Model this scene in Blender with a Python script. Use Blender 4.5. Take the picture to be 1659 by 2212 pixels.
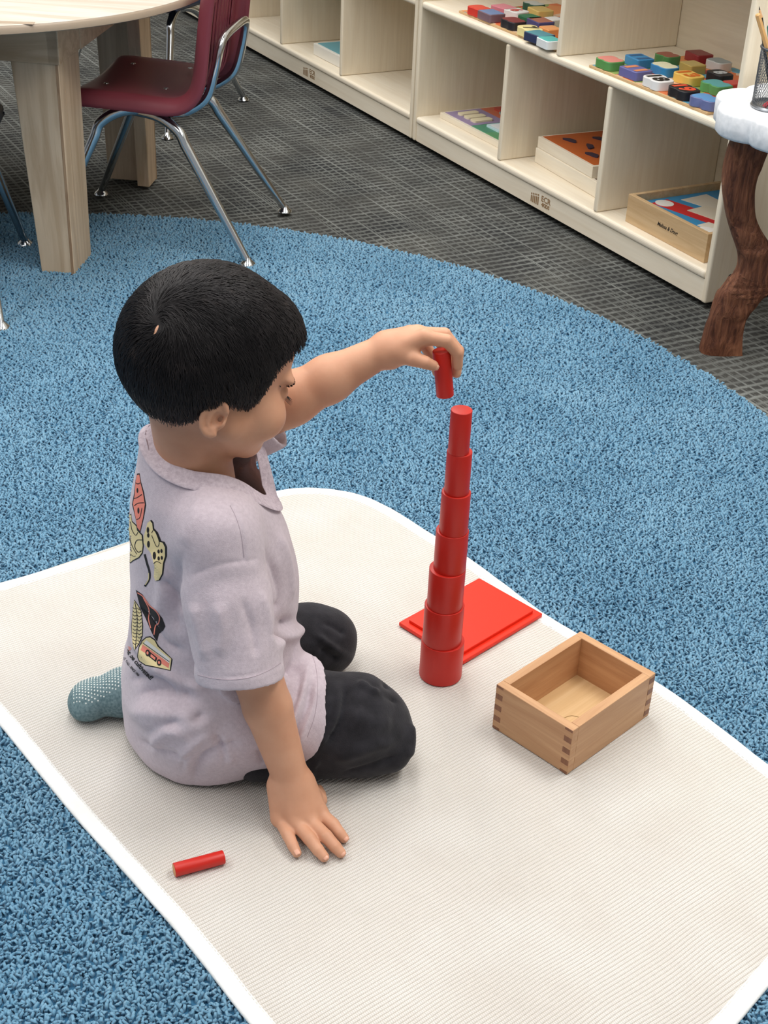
import bpy, bmesh, math, random
import numpy as np
from mathutils import Vector, Matrix
from mathutils.bvhtree import BVHTree

for o in list(bpy.data.objects):
    bpy.data.objects.remove(o)
scene = bpy.context.scene
COL = scene.collection
random.seed(7)
rng = np.random.default_rng(7)

# ---------------------------------------------------------------- camera
# lengths below are centimetres; height 0 is the top of the cotton mat, LIFT is its height over the floor
LIFT = 1.6
IMG_W, IMG_H = 1659, 2212
FOCAL_PX, PITCH, ROLL, CAM_H = 3031.65, 0.5428175, 0.0480338, 110.914
cam_fwd = np.array([0, math.cos(PITCH), -math.sin(PITCH)])
_up0 = np.array([0, math.sin(PITCH), math.cos(PITCH)])
_rt0 = np.array([1.0, 0, 0])
cam_right = math.cos(ROLL) * _rt0 + math.sin(ROLL) * _up0
cam_up = -math.sin(ROLL) * _rt0 + math.cos(ROLL) * _up0
CAM = np.array([0, 0, CAM_H])
cd = bpy.data.cameras.new('camera')
cam = bpy.data.objects.new('camera', cd)
COL.objects.link(cam)
cd.sensor_fit = 'HORIZONTAL'
cd.sensor_width = 36
cd.lens = FOCAL_PX / IMG_W * 36
cd.clip_start = 0.05
mw = Matrix.Identity(4)
for i in range(3):
    mw[i][0], mw[i][1], mw[i][2] = cam_right[i], cam_up[i], -cam_fwd[i]
mw[0][3], mw[1][3], mw[2][3] = 0, 0, (CAM_H + LIFT) * .01
cam.matrix_world = mw
scene.camera = cam

def ray(x, y):
    return cam_fwd + cam_right * (x - IMG_W / 2) / FOCAL_PX - cam_up * (y - IMG_H / 2) / FOCAL_PX
def at(x, y, Y):                      # the point seen at (x, y) that stands Y cm in front of the photographer
    d = ray(x, y); return CAM + d * (Y / d[1])
def on(x, y, z=0.0):                  # the point seen at (x, y) that lies z cm over the mat
    d = ray(x, y); return CAM + d * ((z - CAM_H) / d[2])

# ---------------------------------------------------------------- light, exposure
vs = scene.view_settings
vs.view_transform = 'Standard'; vs.look = 'None'; vs.gamma = 1; vs.use_curve_mapping = False
vs.exposure = 0.5
world = bpy.data.worlds.new('world'); scene.world = world
world.use_nodes = True
bg = world.node_tree.nodes['Background']
bg.inputs[0].default_value = (0.93, 0.96, 1.0, 1); bg.inputs[1].default_value = 0.27

CEIL = 270.0
def ceiling_lamp(x, y, power, rz=0.0, col=(1, .985, .962)):
    ld = bpy.data.lights.new('troffer_light', 'AREA')
    ld.shape = 'RECTANGLE'; ld.size = .58; ld.size_y = 1.18; ld.energy = power; ld.color = col
    lo = bpy.data.objects.new('troffer_light', ld); COL.objects.link(lo)
    lo.location = (x * .01, y * .01, (CEIL - 1.5) * .01); lo.rotation_euler = (0, 0, rz)
    return lo
LAMPS = [(120, 20, 9), (120, 160, 26), (120, 300, 20), (120, 440, 17), (-40, 20, 8), (-40, 160, 12), (-40, 300, 15), (-40, 440, 18), (-200, 20, 12), (-200, 160, 19), (-200, 300, 16), (-200, 440, 13)]
for lx, ly, lp in LAMPS:
    ceiling_lamp(lx, ly, lp)

# ---------------------------------------------------------------- materials
def srgb(r, g, b):
    f = lambda c: (c / 255 / 12.92) if c / 255 <= .04045 else ((c / 255 + .055) / 1.055) ** 2.4
    return (f(r), f(g), f(b), 1)
def new_mat(name, rgb=(200, 200, 200), rough=.5, metal=0.0, spec=.5, coat=0.0):
    m = bpy.data.materials.new(name); m.use_nodes = True
    b = m.node_tree.nodes['Principled BSDF']
    b.inputs['Base Color'].default_value = srgb(*rgb)
    b.inputs['Roughness'].default_value = rough
    b.inputs['Metallic'].default_value = metal
    b.inputs['Specular IOR Level'].default_value = spec
    b.inputs['Coat Weight'].default_value = coat
    return m
class NT:
    def __init__(self, m):
        self.t = m.node_tree; self.b = self.t.nodes['Principled BSDF']
    def n(self, typ, **kw):
        nd = self.t.nodes.new(typ)
        for k, v in kw.items(): setattr(nd, k, v)
        return nd
    def l(self, a, b): self.t.links.new(a, b)
    def coord(self, scale=(1, 1, 1), rot=(0, 0, 0), out='Object'):
        tc = self.n('ShaderNodeTexCoord'); mp = self.n('ShaderNodeMapping')
        mp.inputs['Scale'].default_value = scale; mp.inputs['Rotation'].default_value = rot
        self.l(tc.outputs[out], mp.inputs[0]); return mp.outputs[0]
    def noise(self, vec, scale, detail=3, rough=.5, dist=0):
        nd = self.n('ShaderNodeTexNoise'); nd.inputs['Scale'].default_value = scale
        nd.inputs['Detail'].default_value = detail; nd.inputs['Roughness'].default_value = rough
        nd.inputs['Distortion'].default_value = dist
        self.l(vec, nd.inputs['Vector']); return nd.outputs['Fac']
    def ramp(self, fac, stops, mode='LINEAR'):
        r = self.n('ShaderNodeValToRGB'); r.color_ramp.interpolation = mode
        e = r.color_ramp.elements
        while len(e) < len(stops): e.new(.5)
        for i, (p, c) in enumerate(stops): e[i].position = p; e[i].color = c
        self.l(fac, r.inputs[0]); return r.outputs[0]
    def math(self, op, a, b=None, c=None):
        nd = self.n('ShaderNodeMath', operation=op)
        for i, v in enumerate((a, b, c)):
            if v is None: continue
            if isinstance(v, (int, float)): nd.inputs[i].default_value = v
            else: self.l(v, nd.inputs[i])
        return nd.outputs[0]
    def mix(self, fac, a, b, blend='MIX'):
        nd = self.n('ShaderNodeMix', data_type='RGBA', blend_type=blend)
        for i, v in ((0, fac), (6, a), (7, b)):
            if isinstance(v, (int, float)): nd.inputs[i].default_value = v
            elif isinstance(v, tuple): nd.inputs[i].default_value = v
            else: self.l(v, nd.inputs[i])
        return nd.outputs[2]
    def bump(self, h, strength=.3, dist=.001):
        nd = self.n('ShaderNodeBump'); nd.inputs['Strength'].default_value = strength
        nd.inputs['Distance'].default_value = dist
        self.l(h, nd.inputs['Height']); self.l(nd.outputs[0], self.b.inputs['Normal'])
    def color(self, c): self.l(c, self.b.inputs['Base Color'])

def wood_mat(name, c1, c2, axis=0, scale=1.0, rough=.45, knots=0.0, bump=.08, contrast=(.35, .7)):
    m = new_mat(name, c1, rough); t = NT(m)
    s = [60 * scale] * 3; s[axis] = 4.0 * scale
    v = t.coord(tuple(s))
    a = t.noise(v, 1.0, 5, .6, 1.2)
    col = t.ramp(a, [(contrast[0], srgb(*c1)), (contrast[1], srgb(*c2))])
    s2 = [300 * scale] * 3; s2[axis] = 12 * scale
    f = t.noise(t.coord(tuple(s2)), 1.0, 2)
    col = t.mix(t.math('MULTIPLY', f, .25), col, srgb(*[int(x * .82) for x in c2]))
    t.color(col); t.bump(f, bump, .0008)
    return m

M = {}
M['birch'] = wood_mat('birch', (244, 232, 209), (234, 219, 193), 2, .6)
M['birch_x'] = wood_mat('birch_board', (247, 237, 217), (237, 223, 199), 0, .6)
M['birch_edge'] = wood_mat('birch_edge', (232, 222, 203), (216, 203, 181), 0, 1.5)
M['birch_back'] = wood_mat('birch_back', (232, 219, 195), (222, 207, 181), 0, .6)
M['maple'] = wood_mat('maple', (216, 192, 163), (192, 165, 134), 2, .55, contrast=(.4, .62))
M['maple_x'] = wood_mat('maple_rail', (214, 190, 161), (192, 165, 134), 0, .55, contrast=(.4, .62))
M['ply_core'] = wood_mat('plywood_edge', (190, 158, 124), (140, 108, 80), 2, 2.5)
M['beech'] = wood_mat('beech', (210, 166, 124), (186, 138, 97), 0, 1.1, contrast=(.3, .7))
M['beech_y'] = wood_mat('beech_cross', (210, 166, 124), (184, 136, 95), 1, 1.1, contrast=(.3, .7))
M['beech_end'] = wood_mat('beech_end_grain', (150, 100, 70), (124, 80, 55), 2, 4)
M['ply_pale'] = wood_mat('pale_plywood', (222, 188, 140), (202, 162, 112), 0, .7)
M['pine'] = wood_mat('pine', (214, 184, 142), (192, 156, 112), 0, .9)
M['red'] = new_mat('red_paint', (198, 33, 20), .4, spec=.45)
M['red_lit'] = new_mat('red_paint_lit', (228, 40, 10), .42, spec=.4)  # same paint as the cylinders; light from above is put into the colour
M['raw_end'] = new_mat('unpainted_wood', (205, 150, 96), .6)
M['chrome'] = new_mat('chrome', (200, 204, 208), .16, 1.0)
M['maroon'] = new_mat('maroon_plastic', (124, 54, 64), .42)
M['navy'] = new_mat('navy_plastic', (32, 42, 66), .4)
M['black_metal'] = new_mat('black_metal', (28, 30, 36), .35)
M['black'] = new_mat('black', (22, 20, 22), .6)
M['white_paint'] = new_mat('white_paint', (226, 228, 230), .55)
M['brown_logo'] = new_mat('burnt_brown', (150, 118, 82), .7)
M['ink'] = new_mat('black_ink', (30, 24, 20), .7)
M['laminate'] = wood_mat('maple_laminate', (222, 214, 204), (206, 192, 176), 0, .4, rough=.12, contrast=(.4, .62))
M['edge_band'] = new_mat('edge_band', (170, 152, 132), .4)
M['wall'] = new_mat('wall_paint', (200, 194, 182), .8)
M['ceiling'] = new_mat('ceiling_tile', (205, 203, 198), .9)
M['lamp_frame'] = new_mat('lamp_frame', (235, 235, 235), .5)
def flat(rgb, rough=.45):
    k = 'paint_%d_%d_%d' % rgb
    if k not in M: M[k] = new_mat(k, rgb, rough)
    return M[k]

# ---------------------------------------------------------------- mesh helpers
def thing(name, label=None, cat=None, loc=(0, 0, 0), rz=0.0, group=None, kind=None):
    o = bpy.data.objects.new(name, None); COL.objects.link(o)
    o.location = (loc[0] * .01, loc[1] * .01, (loc[2] + LIFT) * .01); o.rotation_euler = (0, 0, rz)
    o.empty_display_size = .05
    return tag(o, label, cat, group, kind)
def tag(o, label=None, cat=None, group=None, kind=None):
    if label: o['label'] = label
    if cat: o['category'] = cat
    if group: o['group'] = group
    if kind: o['kind'] = kind
    return o
def copy_tree(o, parent=None):
    c = o.copy(); COL.objects.link(c)
    if parent is not None: c.parent = parent
    for ch in list(o.children): copy_tree(ch, c)
    return c

class MB:
    """collects shapes in cm, build() links them as ONE mesh object"""
    def __init__(self): self.v = []; self.f = []; self.n = 0
    def raw(self, v, f):
        v = np.asarray(v, float).reshape(-1, 3)
        self.v.append(v); self.f += [tuple(int(i) + self.n for i in q) for q in f]; self.n += len(v)
        return self
    def box(self, a, b, rot=0.0, piv=None):
        x0, y0, z0 = a; x1, y1, z1 = b
        v = np.array([(x0, y0, z0), (x1, y0, z0), (x1, y1, z0), (x0, y1, z0), (x0, y0, z1), (x1, y0, z1), (x1, y1, z1), (x0, y1, z1)], float)
        if rot:
            c = np.array(piv if piv is not None else v.mean(0)); co, si = math.cos(rot), math.sin(rot)
            d = v - c; v = c + np.stack([d[:, 0] * co - d[:, 1] * si, d[:, 0] * si + d[:, 1] * co, d[:, 2]], 1)
        return self.raw(v, [(0, 3, 2, 1), (4, 5, 6, 7), (0, 1, 5, 4), (1, 2, 6, 5), (2, 3, 7, 6), (3, 0, 4, 7)])
    def hexa(self, lo, hi):       # two quads of four corners each
        v = list(lo) + list(hi)
        return self.raw(v, [(0, 3, 2, 1), (4, 5, 6, 7), (0, 1, 5, 4), (1, 2, 6, 5), (2, 3, 7, 6), (3, 0, 4, 7)])
    def prism(self, poly, z0, z1, fn=None):
        n = len(poly)
        v = [(x, y, z0) for x, y in poly] + [(x, y, z1) for x, y in poly]
        if fn: v = [fn(*q) for q in v]
        return self.raw(v, [tuple(range(n - 1, -1, -1)), tuple(range(n, 2 * n))] + [(i, (i + 1) % n, n + (i + 1) % n, n + i) for i in range(n)])
    def lathe(self, prof, seg=40, c=(0, 0, 0), closed=True):
        v = []; f = []; m = len(prof)
        for r, z in prof:
            for k in range(seg):
                a = 2 * math.pi * k / seg; v.append((c[0] + r * math.cos(a), c[1] + r * math.sin(a), c[2] + z))
        for j in range(m - 1):
            for k in range(seg):
                k2 = (k + 1) % seg; f.append((j * seg + k, j * seg + k2, (j + 1) * seg + k2, (j + 1) * seg + k))
        if closed:
            f.append(tuple(range(seg - 1, -1, -1))); f.append(tuple((m - 1) * seg + k for k in range(seg)))
        return self.raw(v, f)
    def tube(self, path, r, seg=12, cap=True):
        P = np.asarray(path, float); n = len(P)
        R = np.full(n, r, float) if np.isscalar(r) else np.asarray(r, float)
        T = np.gradient(P, axis=0); T /= np.linalg.norm(T, axis=1)[:, None] + 1e-12
        up = np.array([0, 0, 1.0]) if abs(T[0][2]) < .9 else np.array([1.0, 0, 0])
        u = np.cross(T[0], up); u /= np.linalg.norm(u)
        v = []
        for i in range(n):
            u = u - T[i] * (u @ T[i]); u /= np.linalg.norm(u); w = np.cross(T[i], u)
            for k in range(seg):
                a = 2 * math.pi * k / seg; v.append(P[i] + R[i] * (u * math.cos(a) + w * math.sin(a)))
        f = []
        for i in range(n - 1):
            for k in range(seg):
                k2 = (k + 1) % seg; f.append((i * seg + k, i * seg + k2, (i + 1) * seg + k2, (i + 1) * seg + k))
        if cap: f.append(tuple(range(seg - 1, -1, -1))); f.append(tuple((n - 1) * seg + k for k in range(seg)))
        return self.raw(v, f)
    def grid(self, pts):          # pts (n, m, 3)
        n, m = pts.shape[:2]
        f = [(i * m + j, i * m + j + 1, (i + 1) * m + j + 1, (i + 1) * m + j) for i in range(n - 1) for j in range(m - 1)]
        return self.raw(pts.reshape(-1, 3), f)
    def build(self, name, mat, parent=None, smooth=False, bevel=0, seg=2, off=None, fix=False, loc=None, label=None):
        v = np.concatenate(self.v)
        if off is not None: v = v - np.asarray(off, float)
        me = bpy.data.meshes.new(name); me.from_pydata((v * .01).tolist(), [], self.f)
        if fix:
            bm = bmesh.new(); bm.from_mesh(me); bmesh.ops.recalc_face_normals(bm, faces=bm.faces); bm.to_mesh(me); bm.free()
        return link_mesh(name, me, mat, parent, smooth, bevel, seg, loc, label)
def link_mesh(name, me, mat, parent=None, smooth=False, bevel=0, seg=2, loc=None, label=None):
    for mm in (mat if isinstance(mat, (list, tuple)) else [mat]):
        me.materials.append(M[mm] if isinstance(mm, str) else mm)
    if smooth is True: me.shade_smooth()
    elif smooth: me.shade_smooth(); me.set_sharp_from_angle(angle=math.radians(smooth))
    o = bpy.data.objects.new(name, me); COL.objects.link(o)
    if parent is not None: o.parent = parent
    if loc is not None: o.location = (loc[0] * .01, loc[1] * .01, (loc[2] + (LIFT if parent is None else 0)) * .01)
    if bevel:
        b = o.modifiers.new('bevel', 'BEVEL'); b.width = bevel * .01; b.segments = seg; b.limit_method = 'ANGLE'
        b.angle_limit = math.radians(40); b.harden_normals = False
    if label: o['label'] = label
    return o
def np_mesh(name, v, quads=None, tris=None):
    """mesh from numpy arrays in metres"""
    me = bpy.data.meshes.new(name)
    nq = 0 if quads is None else len(quads); nt = 0 if tris is None else len(tris)
    me.vertices.add(len(v)); me.vertices.foreach_set('co', np.ascontiguousarray(v, np.float32).ravel())
    loops = np.concatenate([a for a in ((quads.ravel() if nq else None), (tris.ravel() if nt else None)) if a is not None]).astype(np.int32)
    me.loops.add(len(loops)); me.loops.foreach_set('vertex_index', loops)
    me.polygons.add(nq + nt)
    st = np.concatenate([np.arange(nq) * 4, nq * 4 + np.arange(nt) * 3]).astype(np.int32)
    me.polygons.foreach_set('loop_start', st)
    me.update(calc_edges=True); me.validate()
    return me
def text_geo(s, size=1.0, res=3, shear=0.0, bold=0.0, width=1.0):
    cu = bpy.data.curves.new('txt', 'FONT'); cu.body = s; cu.size = size; cu.align_x = 'CENTER'; cu.align_y = 'CENTER'
    cu.resolution_u = res; cu.shear = shear; cu.offset = bold
    ob = bpy.data.objects.new('txt', cu); COL.objects.link(ob)
    dg = bpy.context.evaluated_depsgraph_get(); dg.update()
    me = ob.evaluated_get(dg).to_mesh()
    v = np.array([tuple(q.co) for q in me.vertices]).reshape(-1, 3); f = [tuple(q.vertices) for q in me.polygons]
    ob.evaluated_get(dg).to_mesh_clear()
    bpy.data.objects.remove(ob); bpy.data.curves.remove(cu)
    v = v.copy(); v[:, 0] *= width
    return v, f
def smooth_path(P, n=8):
    P = [np.asarray(q, float) for q in P]; out = []
    Q = [2 * P[0] - P[1]] + P + [2 * P[-1] - P[-2]]
    for i in range(1, len(Q) - 2):
        for k in range(n):
            t = k / n; a, b, c, d = Q[i - 1], Q[i], Q[i + 1], Q[i + 2]
            out.append(.5 * ((2 * b) + (c - a) * t + (2 * a - 5 * b + 4 * c - d) * t * t + (3 * b - a - 3 * c + d) * t ** 3))
    out.append(P[-1]); return np.array(out)
def smooth_loop(P, n=8):
    P = np.asarray(P, float); m = len(P); out = []
    for i in range(m):
        a, b, c, d = P[i - 1], P[i], P[(i + 1) % m], P[(i + 2) % m]
        for k in range(n):
            t = k / n
            out.append(.5 * ((2 * b) + (c - a) * t + (2 * a - 5 * b + 4 * c - d) * t * t + (3 * b - a - 3 * c + d) * t ** 3))
    return np.array(out)
# ---------------------------------------------------------------- room
SH_YAW = 2.0895
S_DIR = np.array([math.cos(SH_YAW), math.sin(SH_YAW), 0]); N_DIR = np.array([S_DIR[1], -S_DIR[0], 0])
SH0 = np.array([61.18, 279.26, 0]) + S_DIR * -6.6          # front foot of the shelf row's near end
FLOOR = -LIFT
def shelf_pt(t, n, z): return SH0 + S_DIR * t + N_DIR * n + np.array([0, 0, z])
def shelf_tn(x, y, z):                                     # (along, into the shelf) of the point seen at (x, y), z over the mat
    d = on(x, y, z) - SH0; return d @ S_DIR, d @ N_DIR

def carpet_mat():
    m = new_mat('grey_carpet', (70, 70, 70), .95, spec=.1); t = NT(m)
    v = t.coord((1, 1, 1))
    sx = t.n('ShaderNodeSeparateXYZ'); t.l(v, sx.inputs[0])
    wob = t.noise(t.coord((22, 55, 1)), 1.0, 3)
    X = t.math('ADD', sx.outputs[0], t.math('MULTIPLY', wob, .013)); Y = sx.outputs[1]
    def ridge(coord, pitch, width, soft):                    # 1 on a thread, 0 between
        f = t.math('ABSOLUTE', t.math('SUBTRACT', t.math('FRACT', t.math('DIVIDE', coord, pitch)), .5))
        return t.ramp(f, [(width, (1, 1, 1, 1)), (width + soft, (0, 0, 0, 1))])
    zl = t.noise(t.coord((3.4, 64, 1)), 1.0, 3)              # which long threads stand out, and where
    zr = t.noise(t.coord((60, 9, 1)), 1.0, 2)
    zone = t.noise(t.coord((6, 9, 1)), 1.0, 2)
    long_ = t.math('MULTIPLY', ridge(Y, .0205, .06, .11), t.ramp(zl, [(.36, (.12, .12, .12, 1)), (.66, (1, 1, 1, 1))]))
    long2 = t.math('MULTIPLY', ridge(Y, .0063, .12, .12), t.ramp(zl, [(.52, (0, 0, 0, 1)), (.66, (.8, .8, .8, 1))]))
    rows = t.math('MULTIPLY', ridge(X, .0215, .10, .20), t.ramp(zr, [(.3, (.25, .25, .25, 1)), (.68, (.85, .85, .85, 1))]))
    k = t.math('MAXIMUM', t.math('MAXIMUM', long_, long2), rows)
    k = t.math('MULTIPLY', k, t.ramp(zone, [(.3, (.45, .45, .45, 1)), (.65, (1, 1, 1, 1))]))
    yarn = t.noise(t.coord((520, 420, 1)), 1.0, 2)
    k = t.math('MULTIPLY', k, t.math('ADD', t.math('MULTIPLY', yarn, 1.1), .4))
    big = t.noise(t.coord((4.0, 4.0, 1)), 1.0, 2)
    base = t.mix(t.ramp(big, [(.35, (0, 0, 0, 1)), (.65, (1, 1, 1, 1))]), srgb(50, 51, 52), srgb(78, 77, 73))
    base = t.mix(t.math('MULTIPLY', yarn, .5), base, srgb(34, 34, 36))
    t.color(t.mix(k, base, srgb(140, 143, 139)))
    t.bump(t.math('ADD', yarn, t.math('MULTIPLY', k, .8)), .7, .003)
    return m
M['carpet'] = carpet_mat()

RT0, RT1, RN0, RN1 = -420, 460, -430, 37.5
def rbox(t0, t1, n0, n1, z0, z1): return MB().box((t0, -n1, z0), (t1, -n0, z1))
def room_obj(name, mb, mat):
    o = mb.build(name, mat); o.location = (SH0[0] * .01, SH0[1] * .01, LIFT * .01); o.rotation_euler = (0, 0, SH_YAW)
    tag(o, kind='structure'); return o
room_obj('floor', rbox(RT0, RT1, RN0, RN1 + 10, FLOOR - 10, FLOOR), 'carpet')
room_obj('wall_back', rbox(RT0, RT1, RN1, RN1 + 10, FLOOR, CEIL), 'wall')
room_obj('wall_left', rbox(RT1, RT1 + 10, RN0, RN1 + 10, FLOOR, CEIL), 'wall')
room_obj('ceiling', rbox(RT0, RT1 + 10, RN0, RN1 + 10, CEIL + .6, CEIL + 8), 'ceiling')
room_obj('baseboard_back', rbox(250, RT1, RN1 - 1.2, RN1, FLOOR, 8), 'white_paint')
for i, (lx, ly, lp) in enumerate(LAMPS):
    r = thing('ceiling_lamp', 'flat rectangular ceiling lamp with a white frame', 'lamp', (lx, ly, CEIL), 0, 'ceiling lamps over the classroom')
    fr = MB()
    for a, b in (((-33, -63, -1.2), (33, -59.5, .6)), ((-33, 59.5, -1.2), (33, 63, .6)), ((-33, -59.5, -1.2), (-29.5, 59.5, .6)), ((29.5, -59.5, -1.2), (33, 59.5, .6))): fr.box(a, b)
    fr.build('frame', 'lamp_frame', r)
    MB().box((-29.5, -59.5, -.6), (29.5, 59.5, .4)).build('reflector', 'lamp_frame', r)

# ---------------------------------------------------------------- round blue rug
RUG_C = np.array([-61.8, 174.0]); RUG_R = 138.6
def rug_mat(base):
    m = new_mat('blue_rug_base' if base else 'blue_rug_pile', (70, 120, 158), .95, spec=.08); t = NT(m)
    v = t.coord((1, 1, 1))
    a = t.noise(v, 5.0, 3); b = t.noise(v, 170.0, 2)
    k = t.math('ADD', t.math('MULTIPLY', a, .45), t.math('MULTIPLY', b, .55))
    if base: t.color(t.ramp(k, [(.3, srgb(50, 96, 128)), (.7, srgb(70, 118, 150))]))
    else: t.color(t.ramp(k, [(.3, srgb(88, 132, 160)), (.5, srgb(107, 150, 177)), (.7, srgb(131, 170, 193))]))
    if not base:
        t.b.inputs['Sheen Weight'].default_value = .15; t.b.inputs['Sheen Roughness'].default_value = .5
    return m
M['rug_base'] = rug_mat(True); M['rug_pile'] = rug_mat(False)
rug = thing('round_rug', 'large round blue shag rug lying on the grey carpet', 'rug', (RUG_C[0], RUG_C[1], FLOOR))
pr = [(RUG_R - .3, 0.0), (RUG_R, .2), (RUG_R - .2, .45), (RUG_R - 1.2, .62), (0.01, .62)]
MB().lathe(pr, 160).build('backing', 'rug_base', rug, smooth=40)

MAT_PTS = [(-62.5, 152.5), (-58.0, 156.8), (-52.6, 160.1), (-44.3, 165.8), (-37.9, 170.7), (-27, 180.2), (-18.5, 187.6), (-14.5, 189.9), (-9.5, 190.4), (-4.0, 189.0), (1.0, 185.2),
           (6.4, 179.2), (12.2, 172.7), (17.5, 165.9), (22.4, 159.4), (26.8, 154.7), (36.8, 144.1), (42.5, 136.8), (47.5, 129.7), (52.5, 122.8), (55.0, 117.5),
           (54.3, 113.2), (49, 106.2), (40.4, 96.2), (36.3, 91.4), (28, 82), (20.5, 74), (14, 70.3), (8.5, 71.3), (1.5, 76.2), (-4.4, 82), (-10.4, 88.9), (-18, 98.5), (-26.9, 108.8), (-32.5, 115.2), (-38.7, 122.7), (-45, 130.4), (-52, 138.3), (-59, 145.6), (-62.8, 149.4)]
MAT_LOOP = smooth_loop(MAT_PTS, 6)
def in_poly(P, poly):
    x, y = P[:, 0], P[:, 1]; ins = np.zeros(len(P), bool); j = len(poly) - 1
    for i in range(len(poly)):
        xi, yi = poly[i]; xj, yj = poly[j]
        c = ((yi > y) != (yj > y)) & (x < (xj - xi) * (y - yi) / (yj - yi + 1e-12) + xi)
        ins ^= c; j = i
    return ins
def pile():
    lo, hi = [], []
    pts = []
    for y0, y1, sp in ((40, 200, .40), (200, 240, .47), (240, 320, .56)):
        xs = np.arange(-150, 82, sp); ys = np.arange(y0, y1, sp)
        X, Y = np.meshgrid(xs, ys); q = np.stack([X.ravel(), Y.ravel()], 1)
        pts.append(np.c_[q + rng.uniform(-.5, .5, q.shape) * sp, np.full(len(q), sp)])
    P = np.concatenate(pts)
    ok = np.hypot(P[:, 0] - RUG_C[0], P[:, 1] - RUG_C[1]) < RUG_R - .15
    d = np.c_[P[:, :2], np.full(len(P), -.6)] - CAM
    z = d @ cam_fwd; sx = IMG_W / 2 + FOCAL_PX * (d @ cam_right) / z; sy = IMG_H / 2 - FOCAL_PX * (d @ cam_up) / z
    inner = (sx > -60) & (sx < IMG_W + 60) & (sy > -60) & (sy < IMG_H + 60)
    wide = (sx > -900) & (sx < IMG_W + 700) & (sy < IMG_H + 700) & (rng.uniform(0, 1, len(P)) < .3)      # thinner, thicker yarn beyond the frame
    P[:, 2] = np.where(inner, P[:, 2], P[:, 2] * 1.75)
    ok &= inner | wide
    P = P[ok]
    c = MAT_LOOP.mean(0); shr = c + (MAT_LOOP - c) * .972
    P = P[~in_poly(P, shr)]
    n = len(P); sp = P[:, 2]
    ang = rng.uniform(0, 2 * np.pi, n); lean = rng.uniform(.05, .42, n); h = rng.uniform(.8, 1.08, n)
    r = sp * rng.uniform(.46, .60, n)
    dx, dy = np.cos(ang), np.sin(ang)
    base = np.stack([P[:, 0], P[:, 1], np.full(n, FLOOR + .3)], 1)
    mid = base + np.stack([dx * lean * .35, dy * lean * .35, h * .62], 1)
    tip = base + np.stack([dx * (lean + .18), dy * (lean + .18), h * .95], 1)
    rings = []
    for cpt, rr, tilt in ((base, r * .8, 0.0), (mid, r * 1.05, .25), (tip, r * .75, .8)):
        for k in range(3):
            a = 2 * np.pi * k / 3 + ang
            ox, oy = np.cos(a), np.sin(a)
            along = ox * dx + oy * dy
            # ring tilts towards the lean
            off = np.stack([ox * rr - dx * along * rr * tilt * .5, oy * rr - dy * along * rr * tilt * .5, -along * rr * tilt], 1)
            rings.append(cpt + off)
    V = np.stack(rings, 1)                                   # n, 9, 3
    q = []
    for lv in range(2):
        for k in range(3):
            k2 = (k + 1) % 3; q.append((lv * 3 + k, lv * 3 + k2, lv * 3 + 3 + k2, lv * 3 + 3 + k))
    ids = np.arange(n)[:, None, None] * 9
    quads = (np.array(q)[None] + ids).reshape(-1, 4); tris = (np.array([(6, 7, 8)])[None] + ids).reshape(-1, 3)
    V = V.reshape(-1, 3) - np.array([RUG_C[0], RUG_C[1], FLOOR])
    me = np_mesh('pile', V * .01, quads, tris); me.shade_smooth()
    o = link_mesh('pile', me, 'rug_pile', rug); o['kind'] = 'stuff'
    return n
N_TUFT = pile()

# ---------------------------------------------------------------- cream cotton mat with white binding
MAT_YAW = math.atan2(-55, 46)            # long direction
MU = np.array([math.cos(MAT_YAW), math.sin(MAT_YAW)]); MV = np.array([-MU[1], MU[0]])
MAT_O = np.array([0.0, 130.0])
def weave_mat():
    m = new_mat('woven_cotton', (232, 226, 216), .95, spec=.1); t = NT(m)
    v0 = t.coord((1, 1, 1))
    warp = t.n('ShaderNodeTexNoise'); warp.inputs['Scale'].default_value = 7; warp.inputs['Detail'].default_value = 1; t.l(v0, warp.inputs['Vector'])
    sub = t.n('ShaderNodeVectorMath', operation='SUBTRACT'); t.l(warp.outputs['Color'], sub.inputs[0]); sub.inputs[1].default_value = (.5, .5, .5)
    sc = t.n('ShaderNodeVectorMath', operation='SCALE'); t.l(sub.outputs[0], sc.inputs[0]); sc.inputs['Scale'].default_value = .012
    ad = t.n('ShaderNodeVectorMath', operation='ADD'); t.l(v0, ad.inputs[0]); t.l(sc.outputs[0], ad.inputs[1])
    sx = t.n('ShaderNodeSeparateXYZ'); t.l(ad.outputs[0], sx.inputs[0])
    PU, PV = .0044, .00225                    # rib and bead pitch in metres
    row = t.math('DIVIDE', sx.outputs[0], PU)
    fr = t.math('FLOOR', row)
    half = t.math('MULTIPLY', t.math('MODULO', fr, 2.0), .5)
    a = t.math('ABSOLUTE', t.math('SINE', t.math('MULTIPLY', row, math.pi)))
    b = t.math('ABSOLUTE', t.math('SINE', t.math('MULTIPLY', t.math('ADD', t.math('DIVIDE', sx.outputs[1], PV), half), math.pi)))
    h = t.math('MULTIPLY', t.math('POWER', a, .6), t.math('ADD', t.math('MULTIPLY', t.math('POWER', b, .7), .65), .35))
    n1 = t.noise(v0, 9.0, 3); n2 = t.noise(t.coord((16, 130, 1)), 1.0, 2)
    base = t.mix(t.ramp(n1, [(.3, (0, 0, 0, 1)), (.7, (1, 1, 1, 1))]), srgb(213, 207, 201), srgb(222, 218, 214))
    gap = t.mix(n2, srgb(182, 173, 160), srgb(200, 193, 182))
    hh = t.ramp(h, [(.12, (0, 0, 0, 1)), (.62, (1, 1, 1, 1))])
    t.color(t.mix(hh, gap, base))
    t.bump(t.math('ADD', h, t.math('MULTIPLY', t.noise(v0, 900, 2), .35)), .55, .0022)
    return m
M['weave'] = weave_mat()
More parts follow.
